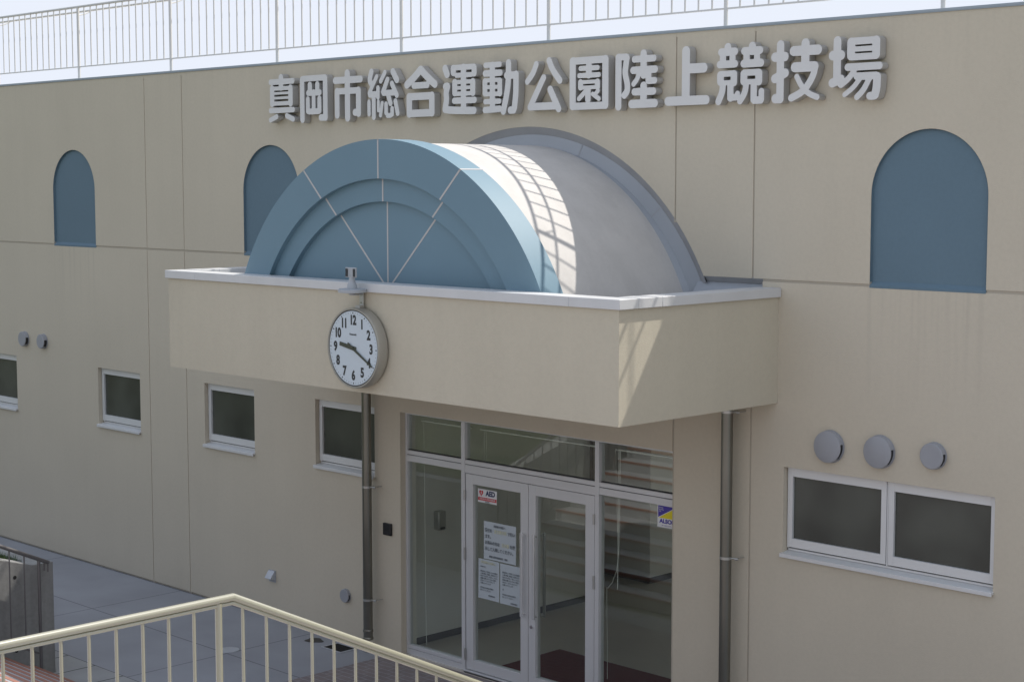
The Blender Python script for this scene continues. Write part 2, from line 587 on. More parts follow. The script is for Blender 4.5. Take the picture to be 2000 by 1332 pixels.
def upper_panel(xa, xb):
    path = [(xa, ZT), (xa, GZ1)] if not (aL < xa < aR) else [(xa, ZT)]
    ev = []
    for c in NICHES:
        if xa < c - NR and c + NR < xb:
            ev.append((c - NR, [(c - NR, GZ1)] + arc(c, NZ, NR, pi, 0, 36) + [(c + NR, GZ1)]))
    lo, hi = max(xa, aL), min(xb, aR)
    if lo < hi:
        t0 = math.acos((lo - AC[0]) / AR); t1 = math.acos((hi - AC[0]) / AR)
        ev.append((lo, arc(AC[0], AC[1], AR, t0, t1, 60)))
    for _, pts in sorted(ev, key=lambda e: e[0]):
        path += pts
    if not (aL < xb < aR): path.append((xb, GZ1))
    path.append((xb, ZT))
    return flat_shape([path], 0.0, 0.18)

WIN = [(-25.0, -23.9), (-21.55, -20.45), (-18.89, -17.78), (-16.52, -15.39), (-9.44, -7.24)]
WZ0, WZ1 = 2.105, 2.93
RX0, RX1 = -16.08, -9.715      # flashing recess where the canopy roof meets the wall
def lower_panel(xa, xb):
    loops = []
    top = GZ0
    path = [(xa, 0.025)]
    if xa < -14.93 < xb:
        path += [(-14.93, 0.025), (-14.93, 2.92), (xb, 2.92)]
    else:
        path.append((xb, 0.025))
    if RX0 < xb <= RX1 + 1e-6: path += [(xb, 4.45)]
    elif xa < RX1 < xb and RX0 < xa: path += [(xb, top), (RX1, top), (RX1, 4.45)]
    else: path.append((xb, top))
    if xa < RX0 < xb: path += [(RX0, 4.45), (RX0, top)]
    if RX0 < xa < RX1: path += [(xa, 4.45)]
    else: path.append((xa, top))
    loops.append(path)
    for a, b in WIN:
        if xa < a and b < xb: loops.append([(a, WZ0), (b, WZ0), (b, WZ1), (a, WZ1)])
    return flat_shape(loops, 0.0, 0.18)

xs = [(-34.0, -29.710), (-29.696, -20.207), (-20.193, -19.307), (-19.293, -10.80), (-10.778, -9.839), (-9.821, -1.0)]
meshes = []
for i, (a, b) in enumerate(xs):
    meshes.append(upper_panel(a, b if i != 3 else -10.795))
    meshes.append(lower_panel(a, b))
wall_me = join_meshes(meshes)
wall = link_mesh(wall_me, 'wall', M['wall'], bld, smooth=False)
m = MB()
for x in (-29.703, -20.2, -19.3): m.box(x - .02, x + .02, .008, .05, 0.0, 7.0)
m.box(-9.85, -9.81, .008, .05, 0.0, 4.44); m.box(-9.85, -9.81, .008, .05, 4.69, 7.0)
m.box(-10.80, -10.765, .008, .05, 0.0, 4.44); m.box(-10.81, -10.765, .008, .05, 5.2, 7.0)
for a_, b_ in ((-34, -22.672), (-21.528, -17.942), (-16.798, aL), (RX1, -8.527), (-7.383, -1)): m.box(a_, b_, .009, .06, 4.6615, GZ1 + .02)
m.box(-34, -14.94, .02, .1, 0, .04); m.box(-10.79, -1, .02, .1, 0, .04)
m.build('joint_sealant', M['groove'], bld, smooth=False)
# short joint tops closed under the cap
for x in (-29.703, -20.2, -19.3, -9.83, -10.784):
    m = MB(); m.box(x - .014, x + .014, .0015, .05, 7.0, 7.048); m.build('joint_stop', M['wall'], bld, smooth=False)
m = MB(); m.box(-34, -1, -.012, .38, 7.05, 7.072); m.box(-34, -1, -.012, -.004, 7.042, 7.05)
m.build('parapet_cap', M['cap'], bld, bevel=.003)
m = MB()
m.box(-34, -1, .18, 10, 6.7, 7.0); m.box(-34, -1, .18, .36, 7.0, 7.05)
m.box(-34.2, -34.0, 0, 10, 0, 7.05); m.box(-1.0, -.8, 0, 10, 0, 7.05); m.box(-34.2, -15.2, 10, 10.2, 0, 7.05); m.box(-10.4, -.8, 10, 10.2, 0, 7.05); m.box(-15.2, -10.4, 10, 10.2, 2.9, 7.05)  # unseen gap in the back wall, added so daylight reaches the lobby
m.box(-34, -20, .5, 10, 3.6, 3.75)
m.build('building_shell', M['wall'], bld, smooth=False)

# blue blind niches
for c in NICHES:
    me = flat_shape([[(c - NR + .0, 4.66)] + arc(c, NZ, NR, pi, 0, 36) + [(c + NR, 4.66)]], 0.035, 0.06)
    pan = MB()
    ring = [(c - NR, GZ1 + .0)] + arc(c, NZ, NR, pi, 0, 36) + [(c + NR, GZ1 + .0)]
    k = len(ring)
    inn = [(c + (x - c) * .9965, NZ + (z - NZ) * .9965 if z > NZ else z) for x, z in ring]
    vs = [(x, 0.0012, z) for x, z in inn] + [(x, .036, z) for x, z in inn]
    fs = [(i, i + 1, k + i + 1, k + i) for i in range(k - 1)]
    pan.add(vs, fs)
    # sloping blue sill
    pan.prism_x([(-.002, 4.655), (.05, 4.655), (.05, 4.712), (.034, 4.712), (-.002, 4.676)], c - NR + .001, c + NR - .001)
    mm = bpy.data.meshes.new('x'); mm.from_pydata(pan.v, [], pan.f)
    link_mesh(join_meshes([me, mm]), 'blind_arch', M['blue'], bld, smooth=False)

# windows
def window(a, b, mull=None):
    m = MB()
    y0, y1 = .055, .115
    z0, z1 = WZ0 + .055, WZ1 - .008
    bars = [(a + .01, b - .01)] if mull is None else [(a + .01, mull - .012), (mull + .012, b - .01)]
    ow = MB()
    ow.box(a, b, .075, .14, WZ1 - .012, WZ1); ow.box(a, b, .075, .14, WZ0 + .02, z0 - .014)
    ow.box(a, a + .012, .075, .14, WZ0 + .02, WZ1); ow.box(b - .012, b, .075, .14, WZ0 + .02, WZ1)
    if mull: ow.box(mull - .007, mull + .007, .06, .14, z0 - .014, WZ1 - .012)
    fr = ow.build('window', M['alu_win'], bld, bevel=.002)
    sash = MB(); pane = MB(); gk = MB()
    for p, q in bars:
        for bx in ((p, p + .055, z0, z1), (q - .055, q, z0, z1)): sash.box(bx[0], bx[1], y0, y1, bx[2], bx[3])
        sash.box(p + .055, q - .055, y0 + .001, y1, z1 - .085, z1)
        sash.box(p + .055, q - .055, y0 + .001, y1, z0, z0 + .085)
        pane.box(p + .05, q - .05, .082, .09, z0 + .08, z1 - .08)
        gk.box(p + .002, q - .002, .09, .13, z0 - .013, z0 - .001); gk.box(p - .01, p + .03, .118, .13, z0, z1); gk.box(p, q, .09, .13, z1 + .0005, z1 + .004)
    def under(mb, nm, mat, bv=0):
        o = mb.build(nm, mat, None, bevel=bv)
        o.parent = fr
        o.location = (0, 0, 0)
        # fr already carries the offset of the building origin
        return o
    for mb, nm, mat, bv in ((sash, 'sash', M['alu_win'], .002), (pane, 'pane', M['frost'], 0), (gk, 'gasket', M['gasket'], 0)):
        under(mb, nm, mat, bv)
    s = MB()
    s.prism_x([(-.035, WZ0 - .022), (.12, WZ0 + .0), (.12, WZ0 + .024), (-.035, WZ0 + .002)], a - .012, b + .006)
    s.box(a - .012, b + .006, -.036, -.028, WZ0 - .034, WZ0 + .001)
    under(s, 'sill', M['alu_win'], .002)
for a, b in WIN[:4]: window(a, b)
window(*WIN[4], mull=-8.335)
# dark room shells behind the obscure glass keep the daylight out
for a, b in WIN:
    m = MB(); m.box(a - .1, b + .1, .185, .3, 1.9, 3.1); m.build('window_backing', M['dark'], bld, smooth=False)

# lobby behind the entrance
def room_box(args, nm, mat): 
    q = MB(); q.box(*args); return q.build(nm, mat, bld, smooth=False)
m = MB()
m.box(-15.3, -15.1, .19, 3.53, .03, 3.0); m.box(-19.0, -15.3, 3.33, 3.53, .03, 3.0)
m.box(-19.0, -15.15, 4.77, 4.97, .03, 3.0); m.box(-15.35, -15.15, 4.97, 9.0, .03, 3.0)
m.box(-19.2, -19.0, 3.3, 5.0, .03, 3.0); m.box(-10.5, -10.3, .19, 9.0, .03, 3.0); m.box(-15.4, -10.3, 9.0, 9.2, 2.7, 3.0)  # lobby back left open below the lintel, added to brighten floor and wall
m.box(-15.3, -14.93, .182, .24, 0.03, 3.2); m.box(-10.8, -10.3, .182, .24, .03, 3.2); m.box(-14.93, -10.8, .182, .24, 2.925, 3.2)
m.build('lobby_wall', M['inner'], bld, smooth=False)
m = MB(); m.box(-15.102, -15.04, 3.47, 3.56, .03, 2.3); m.build('door_casing', mottled('brown_casing', (0.16, 0.12, 0.09), .5), bld, smooth=False)
m = MB()
m.box(-15.1, -15.09, .24, 3.47, .032, .115); m.build('baseboard', M['base'], bld, smooth=False)
m = MB(); m.box(-19, -15.14, 4.76, 4.77, .032, .115); m.box(-15.15, -15.14, 4.77, 9.0, .032, .115); m.build('baseboard', M['base'], bld, smooth=False)
m = MB(); m.box(-10.51, -10.5, .24, 9, .032, .115); m.build('baseboard', M['base'], bld, smooth=False)
m = MB(); m.box(-19.2, -10.3, .182, 9.2, 3.0, 3.1)
m.build('lobby_ceiling', M['ceil'], bld, smooth=False)
m = MB(); m.box(-19.2, -10.3, .05, 9.2, -.05, .03)
tag(m.build('floor', M['inner_floor'], smooth=False), kind='structure')

# ================================================================== ENTRANCE
ent = thing('glass_entrance', (-12.87, .12, .03), 'aluminium framed glass entrance with double doors under the canopy', 'entrance')
m = MB()
Y0, Y1 = .08, .16
m.box(-14.93, -14.90, Y0, Y1, .03, 2.92); m.box(-10.83, -10.80, Y0, Y1, .03, 2.92)
m.box(-14.90, -10.83, Y0, Y1, 2.893, 2.92)
for a, b in ((-13.965, -13.908), (-11.912, -11.855)): m.box(a, b, Y0 - .006, Y1 + .006, .03, 2.893)
for a, b in ((-14.90, -13.965), (-13.908, -11.912), (-11.855, -10.83)):
    m.box(a, b, Y0, Y1, 2.419, 2.466)
    m.box(a, b, Y0 + .008, Y1, 2.411, 2.419)
    m.box(a, b, Y0, Y1, 2.338 if b < -13.9 or a > -12 else 2.318, 2.411)
for a, b in ((-14.90, -13.965), (-11.855, -10.83)):
    m.box(a, b, Y0 - .004, Y1, .005, .093); m.box(a, b, Y0 + .012, Y1, .093, .098); m.box(a, b, Y0, Y1, .098, .138)
m.box(-13.908, -11.912, Y0 - .03, Y1 + .03, .012, .046)
m.build('frame', M['alu'], ent, bevel=.002)
m = MB()
for a, b in ((-14.90, -13.965), (-13.908, -11.912), (-11.855, -10.83)): m.box(a, b, Y0 + .006, Y0 + .02, 2.4125, 2.4175); m.box(a, b, .105, .14, 2.466, 2.473)
m.build('gasket', M['gasket'], ent, smooth=False)
for a, b in ((-14.90, -13.965), (-13.908, -11.912), (-11.855, -10.83)):
    m = MB(); m.box(a, b, .118, .124, 2.466, 2.893); m.build('transom_pane', M['glass'], ent, smooth=False)
for a, b in ((-14.90, -13.965), (-11.855, -10.83)):
    m = MB(); m.box(a, b, .118, .124, .138, 2.338); m.build('side_pane', M['glass'], ent, smooth=False)

def leaf(x0, x1, g0, g1, hx, hingex):
    m = MB()
    m.box(x0, g0, Y0, Y1, .055, 2.312); m.box(g1, x1, Y0, Y1, .055, 2.312)
    m.box(g0, g1, Y0 + .001, Y1 - .001, 2.20, 2.312); m.box(g0, g1, Y0 + .001, Y1 - .001, .055, .172)
    lf = m.build('door_leaf', M['alu'], ent, bevel=.002)
    def under(mb, nm, mat, bv=0):
        o = mb.build(nm, mat, None, bevel=bv); o.parent = lf; o.location = (0, 0, 0); return o
    p = MB(); p.box(g0, g1, .118, .124, .172, 2.20); under(p, 'pane', M['glass'])
    for s in (-1, 1):
        yb = Y0 - .045 if s < 0 else Y1 + .045
        h = MB(); h.box(hx - .017, hx + .017, yb - .009, yb + .009, .835, 1.775)
        for z in (.86, 1.75): h.box(hx - .010, hx + .010, min(yb, Y0 if s < 0 else Y1), max(yb, Y0 if s < 0 else Y1), z - .007, z + .007)
        under(h, 'handle', M['handle'] if s < 0 else M['steel'], .002)
    for z0, z1 in ((2.01, 2.12), (1.32, 1.46), (.16, .29)):
        h = MB(); h.tube([(hingex, Y0 - .014, z0), (hingex, Y0 - .014, (z0 + z1) / 2 - .002)], .013, 12); h.tube([(hingex, Y0 - .014, (z0 + z1) / 2 + .002), (hingex, Y0 - .014, z1)], .013, 12)
        under(h, 'hinge', M['steel'])
    return lf, under
lfl, _ = leaf(-13.895, -12.904, -13.78, -13.02, -12.962, -13.90)
lfr, ur = leaf(-12.896, -11.922, -12.79, -12.05, -12.775, -11.917)
m = MB(); m.lathe_y([(.022, Y0 - .012), (.022, Y0), ], -12.845, .735, 20); m.box(-12.85, -12.84, Y0 - .016, Y0 - .012, .72, .75); ur(m, 'lock', M['chrome'])
m = MB(); m.box(-12.905, -12.895, .10, .14, .055, 2.312); m.build('meeting_gasket', M['gasket'], ent, smooth=False)

# notices on the left door leaf
YP = .1165
def poster(x0, x1, z0, z1, label):
    t = thing('notice', ((x0 + x1) / 2, YP, z0), label, 'notice')
    nx, nz = 10, 10
    m = MB(); vs = []
    ph = random.uniform(0, 6)
    for side in (0, 1):
        for j in range(nz + 1):
            for i in range(nx + 1):
                u, v = i / nx, j / nz
                curl = .004 * (1 - v) ** 3 * (abs(2 * u - 1)) ** 2 + .0012 * sin(3 * u * pi + ph)
                vs.append((x0 + (x1 - x0) * u, YP - .0008 - curl + side * .0006, z0 + (z1 - z0) * v))
    fs = []
    N = (nx + 1) * (nz + 1)
    for j in range(nz):
        for i in range(nx):
            a = j * (nx + 1) + i
            fs.append((a, a + 1, a + nx + 2, a + nx + 1)); fs.append((N + a, N + a + nx + 1, N + a + nx + 2, N + a + 1))
    m.add(vs, fs)
    m.build('sheet', M['paper'], t)
    return t
YT = YP - .0075
t = poster(-13.635, -13.125, 1.37, 1.80, 'landscape notice in large Japanese print, upper of the papers on the left door')
parts = [text_mesh('利用者の皆様へ', .030, -13.38, 1.757, YT, None, None, None, sx=.9, bold=.0006)]
for s, x, z in (('受付を', -13.615, 1.722), ('で行い', -13.255, 1.722), ('ます。', -13.615, 1.652), ('お済みの方は', -13.615, 1.582), ('を提', -13.215, 1.582), ('示して入場してください。', -13.615, 1.512)):
    parts.append(text_mesh(s, .047, x, z, YT, None, None, None, align='LEFT', sx=.84, bold=.0009))
parts.append(text_mesh('運動公園管理事務所　電話', .026, -13.40, 1.405, YT, None, None, None, sx=.95, bold=.0003))
link_mesh(join_meshes(parts), 'lettering', M['text_grey'], t, smooth=False)
link_mesh(join_meshes([text_mesh('総合案内所', .047, -13.465, 1.722, YT, None, None, None, align='LEFT', sx=.84, bold=.0009),
                       text_mesh('受付票', .047, -13.345, 1.582, YT, None, None, None, align='LEFT', sx=.84, bold=.0009)]), 'faded_lettering', M['text_yellow'], t, smooth=False)
LINES = ['お知らせ', '', '競技場をご利用になる皆様は', '入場の際に検温と消毒を行い', '受付で氏名をご記入ください', '体調の優れない方は入場を', 'お控えくださいますよう', 'お願いいたします', '', '更衣室の利用は時間を', '短くしてください', '', '　　　　　　管理事務所']
t = poster(-13.725, -13.39, .905, 1.36, 'portrait text notice with cream title, lower left paper on the left door')
link_mesh(text_mesh('利用時のお願い', .034, -13.56, 1.325, YT, None, None, None, bold=.0006), 'title', M['text_yellow'], t, smooth=False)
link_mesh(text_mesh('\n'.join(LINES), .0215, -13.69, 1.285, YT, None, None, None, align='LEFT', line=1.25), 'lettering', M['text_grey'], t, smooth=False)
t = poster(-13.375, -13.05, .90, 1.355, 'portrait text notice without a title, lower right paper on the left door')
link_mesh(text_mesh('\n'.join(LINES[2:8] + ['', '記', ''] + LINES[9:]), .0215, -13.335, 1.27, YT, None, None, None, align='LEFT', line=1.3), 'lettering', M['text_grey'], t, smooth=False)

# AED sticker
t = thing('sticker', (-13.58, YP, 2.01), 'small red and white AED sticker at the top of the left door glass', 'sticker')
m = MB(); m.box(-13.732, -13.428, YP - .001, YP, 2.005, 2.158); m.build('backing', M['white_plastic'], t, smooth=False)
m = MB(); m.box(-13.728, -13.432, YP - .0018, YP - .001, 2.028, 2.064); m.build('band', M['red'], t, smooth=False)
text_mesh('AED', .078, -13.53, 2.112, YP - .0022, 'lettering', M['navy'], t, sx=.98, bold=.0035)
link_mesh(join_meshes([text_mesh('自動体外式除細動器', .024, -13.58, 2.046, YP - .0026, None, None, None, sx=1.2)]), 'band_lettering', M['white_plastic'], t, smooth=False)
text_mesh('設置施設', .018, -13.58, 2.016, YP - .0022, 'small_lettering', M['text_grey'], t)
hp = []
for i in range(41):
    a = 2 * pi * i / 40
    hp.append((-13.678 + .0021 * 16 * sin(a) ** 3 * .95, 2.112 + .0024 * (13 * cos(a) - 5 * cos(2 * a) - 2 * cos(3 * a) - cos(4 * a))))
link_mesh(flat_shape([hp[:-1]], YP - .0026, YP - .0012), 'heart', M['red'], t, smooth=False)
link_mesh(flat_shape([[(-13.672, 2.135), (-13.688, 2.108), (-13.678, 2.110), (-13.684, 2.088), (-13.664, 2.116), (-13.673, 2.115)]], YP - .0034, YP - .0027), 'bolt', M['white_plastic'], t, smooth=False)

# security sticker on the right side pane, half hidden by the door jamb
t = thing('sticker', (-10.98, YP, 2.14), 'violet and yellow security sticker at the right end of the side glass', 'sticker')
m = MB(); m.box(-11.085, -10.835, YP - .001, YP, 2.105, 2.335); m.build('backing', M['white_plastic'], t, smooth=False)
link_mesh(flat_shape([[(-11.075, 2.326), (-11.075, 2.205), (-10.845, 2.326)]], YP - .0018, YP - .001), 'triangle', M['violet'], t, smooth=False)
link_mesh(flat_shape([[(-11.07, 2.200), (-10.845, 2.200), (-10.845, 2.320)]], YP - .0018, YP - .001), 'triangle', M['yellow'], t, smooth=False)
text_mesh('ALSOK', .058, -10.955, 2.168, YP - .0022, 'lettering', M['violet'], t, sx=1.12, bold=.0025)
text_mesh('Always\nSecurity\nOK', .020, -11.066, 2.318, YP - .0024, 'small_lettering', M['white_plastic'], t, align='LEFT')
text_mesh('ホームセキュリティ', .015, -10.96, 2.125, YP - .0022, 'caption', M['violet'], t)

# interior objects
t = thing('wall_dispenser', (-15.06, .735, 1.40), 'small metal dispenser on the lobby wall seen through the left glass', 'dispenser')
m = MB(); m.box(-15.098, -15.0, .675, .795, 1.40, 1.63); m.build('casing', M['steel'], t, bevel=.012)
m = MB(); m.box(-15.001, -14.992, .70, .77, 1.41, 1.44); m.build('spout', M['black'], t)
m = MB(); m.box(-13.72, -11.3, .30, 1.45, .034, .044)
tag(m.build('door_mat', M['mat'], bevel=.004), 'dark red floor mat inside the double doors', 'door mat')
t = thing('blind_rail', (-12.9, .25, 2.8), 'thin white blind rails with hanging pull cords behind the entrance glass', 'blind')
m = MB()
for a, b in ((-14.86, -14.0), (-13.86, -11.98), (-11.80, -10.85)):
    q = MB(); q.box(a, b, .27, .30, 2.79, 2.803); q.build('headrail', M['cord'], t)
def cord(pts, r=.0035):
    q = MB(); q.tube(pts, r, 6); return q.build('cord', M['cord'], t)
cord([(-11.755, .3, 2.79), (-11.76, .3, 2.2), (-11.77, .3, 1.7), (-11.80, .3, 1.50), (-11.86, .3, 1.36), (-11.935, .3, 1.28)])
cord([(-11.775, .3, 2.79), (-11.785, .3, 1.30)], .0045)
cord([(-11.825, .3, 2.79), (-11.79, .3, 1.9)], .0025)
cord([(-11.94, .3, 1.30), (-11.935, .3, .95), (-11.925, .3, .70), (-11.925, .3, .30)], .0035)
cord([(-13.82, .3, 2.79), (-13.815, .3, 2.45), (-13.81, .3, 1.9)], .0025)
cord([(-13.785, .3, 2.79), (-13.78, .3, 1.9)], .0025)
cord([(-14.845, .3, 2.79), (-14.83, .3, 1.2), (-14.82, .3, .1)], .004)

# ================================================================== CANOPY
CX0, CX1, CY = -16.28, -9.525, -2.25
can = thing('entrance_canopy', (-12.89, -1.1, 3.525), 'deep cream box canopy with blue fan arch and barrel roof over the entrance', 'canopy')
m = MB()
T = .18
m.box(CX0, CX1, CY, CY + T, 3.525, 4.53)
m.box(CX0, CX0 + T, CY + T, -.001, 3.525, 4.53); m.box(CX1 - T, CX1, CY + T, -.001, 3.525, 4.53)
m.box(CX0 + T, CX1 - T, CY + T, -.001, 3.545, 4.44)
m.build('fascia', M['fascia'], can, smooth=False)
m = MB()
q = .03; Wc = .25
def cop(mb, x0, x1, y0, y1): mb.box(x0, x1, y0, y1, 4.525, 4.612)
m.box(CX0 - q, -15.727, CY - q, CY + Wc - q, 4.525, 4.612); m.box(-15.723, -12.90, CY - q, CY + Wc - q, 4.525, 4.612); m.box(-12.896, -10.087, CY - q, CY + Wc - q, 4.525, 4.612); m.box(-10.083, CX1 + q, CY - q, CY + Wc - q, 4.525, 4.612)
for x0, x1 in ((CX0 - q, CX0 + Wc - q), (CX1 - Wc + q, CX1 + q)):
    m.box(x0, x1, CY + Wc - q + .001, -1.719, 4.525, 4.612); m.box(x0, x1, -1.715, -.004, 4.525, 4.612)
m.build('coping', M['coping'], can, bevel=.004)
m = MB(); 
for a in (-15.725, -12.898, -10.085): m.box(a - .03, a + .03, CY - q + .003, CY + Wc - q - .003, 4.53, 4.6105)
m.box(CX1 - Wc + q + .003, CX1 + q - .003, -1.75, -1.685, 4.53, 4.6105); m.box(CX0 - q + .003, CX0 + Wc - q - .003, -1.75, -1.685, 4.53, 4.6105)
m.build('coping_joint', M['steelcap'], can, smooth=False)
# roof membrane
m = MB(); m.box(CX0 + T, CX1 - T, CY + T, -.001, 4.441, 4.452); m.build('roof_membrane', M['flash'], can, smooth=False)

# barrel vault
BX, BZ = -12.89, 3.53
ZB = 4.45
def half_band(r0, r1, y0, y1, cz=BZ, n=96, name='band', mat=None, zb=ZB, parent=can):
    """solid arched band between radii r1<r0 from y0 to y1, cut at z = zb"""
    def ends(r): 
        t = math.asin((zb - cz) / r); return t, pi - t
    a0, a1 = ends(r0); outer = arc(BX, cz, r0, a0, a1, n)
    b0, b1 = ends(r1); inner = arc(BX, cz, r1, b1, b0, n)
    return flat_shape([outer + inner], y0, y1)
def plate(r, y0, y1, cz=BZ, n=96):
    t = math.asin((ZB - cz) / r)
    return flat_shape([arc(BX, cz, r, t, pi - t, n)], y0, y1)
R0 = 2.487
o = link_mesh(half_band(R0, 2.10, -2.04, -1.76), 'rim_panel', M['blue_panel'], can)
o = link_mesh(half_band(2.10, 1.875, -1.98, -1.80), 'middle_ring', M['blue_panel'], can)
o = link_mesh(plate(1.876, -1.92, -1.82), 'fan_panel', M['blue_panel'], can)
# pale radial joints
F = Vector((BX, 0, 4.53))
def spoke(ang, ra, rb, y, name='radial_joint'):
    """strip along the ray from F at angle ang, from distance ra to rb"""
    d = Vector((cos(ang), 0, sin(ang))); n = Vector((-sin(ang), 0, cos(ang))) * .0092
    p = [F + d * ra - n, F + d * rb - n, F + d * rb + n, F + d * ra + n]
    q = MB(); vs = [(a.x, y - .0025, a.z) for a in p] + [(a.x, y + .004, a.z) for a in p]
    q.add(vs, [(3, 2, 1, 0), (4, 5, 6, 7), (0, 1, 5, 4), (1, 2, 6, 5), (2, 3, 7, 6), (3, 0, 4, 7)])
    return q
def hit(ang, R):
    # distance from F to circle radius R centred (BX,BZ)
    dz = F.z - BZ; b = dz * sin(ang); return -b + sqrt(b * b - dz * dz + R * R)
for ang in (radians(45), radians(90), radians(135)):
    q = spoke(ang, hit(ang, 2.102), hit(ang, R0 - .001), -2.04)
    # return of the joint across the top of the rim
    e = F + Vector((cos(ang), 0, sin(ang))) * hit(ang, R0)
    u = Vector((e.x - BX, 0, e.z - BZ)).normalized(); tt = Vector((-u.z, 0, u.x)) * .0095
    vs = []
    for y in (-2.0425, -1.757):
        for s, k in ((-1, -.006), (1, -.006), (1, .0025), (-1, .0025)):
            pnt = e + tt * s + u * k; vs.append((pnt.x, y, pnt.z))
    q.add(vs, [(0, 1, 2, 3), (7, 6, 5, 4), (0, 4, 5, 1), (1, 5, 6, 2), (2, 6, 7, 3), (3, 7, 4, 0)])
    q.build('radial_joint', M['line'], can, smooth=False)
    spoke(ang, hit(ang, 1.877), hit(ang, 2.098), -1.98).build('radial_joint', M['line'], can, smooth=False)
    spoke(ang, .03, hit(ang, 1.873), -1.92).build('radial_joint', M['line'], can, smooth=False)
# barrel skin
link_mesh(half_band(2.455, 2.35, -1.765, .06, n=128), 'barrel_roof', M['barrel'], can)
# flashing ring and its sealant, inside the arched recess of the wall
def cone_ring(r0, y0, z0c, r1, y1, z1c, n=96, zlo=4.62, xa=-12.89, xb=-12.89):
    q = MB(); vs = []
    a0 = math.asin((zlo - z0c) / r0); a1 = math.asin((zlo - z1c) / r1)
    A = arc(xa, z0c, r0, a0, pi - a0, n); B = arc(xb, z1c, r1, a1, pi - a1, n)
    vs = [(x, y0, z) for x, z in A] + [(x, y1, z) for x, z in B]
    fs = [(i, i + 1, n + 2 + i, n + 1 + i) for i in range(n)]
    q.add(vs, fs); return q
q = cone_ring(2.716, 0.004, 3.466, 2.640, .050, 3.457, xa=-12.85, xb=-12.86)
q.prism_x([(.006, 4.700), (.006, 4.684), (.06, 4.622), (.06, 4.70)], -10.42, RX1 + .001)
q.prism_x([(.004, 4.66), (.06, 4.615), (.06, 4.66)], RX0, -15.23)
q.build('flashing_sealant', M['seal'], can)
q = cone_ring(2.642, .047, 3.457, 2.50, .020, 3.48, zlo=4.453, xa=-12.86, xb=-12.88); q.build('flashing_ring', M['flash'], can)
q = cone_ring(2.502, .0195, 3.48, 2.452, -.05, 3.53, zlo=4.453, xa=-12.88); q.build('flashing_lap', M['flash'], can)
q = MB(); q.prism_x([(-.10, 4.452), (.10, 4.452), (.10, 4.63), (.045, 4.63)], -10.53, RX1 - .002); q.prism_x([(-.10, 4.452), (.10, 4.452), (.10, 4.63), (.045, 4.63)], RX0 + .002, -15.25)
q.build('upstand_flashing', M['flash'], can, smooth=False)
# seam lines on the flashing ring
q = MB()
for ang in (72, 45, 108, 135):
    a = radians(ang); u = Vector((cos(a), 0, sin(a))); tt = Vector((-u.z, 0, u.x)) * .004
    c0 = Vector((BX, .0, 3.47)); vs = []
    for r, y in ((2.50, .018), (2.64, .045)):
        for s in (-1, 1): 
            p = c0 + u * r + tt * s; vs.append((p.x, y - .003, p.z))
    q.add(vs, [(0, 1, 3, 2)])
q.build('flashing_seam', M['seal'], can, smooth=False)

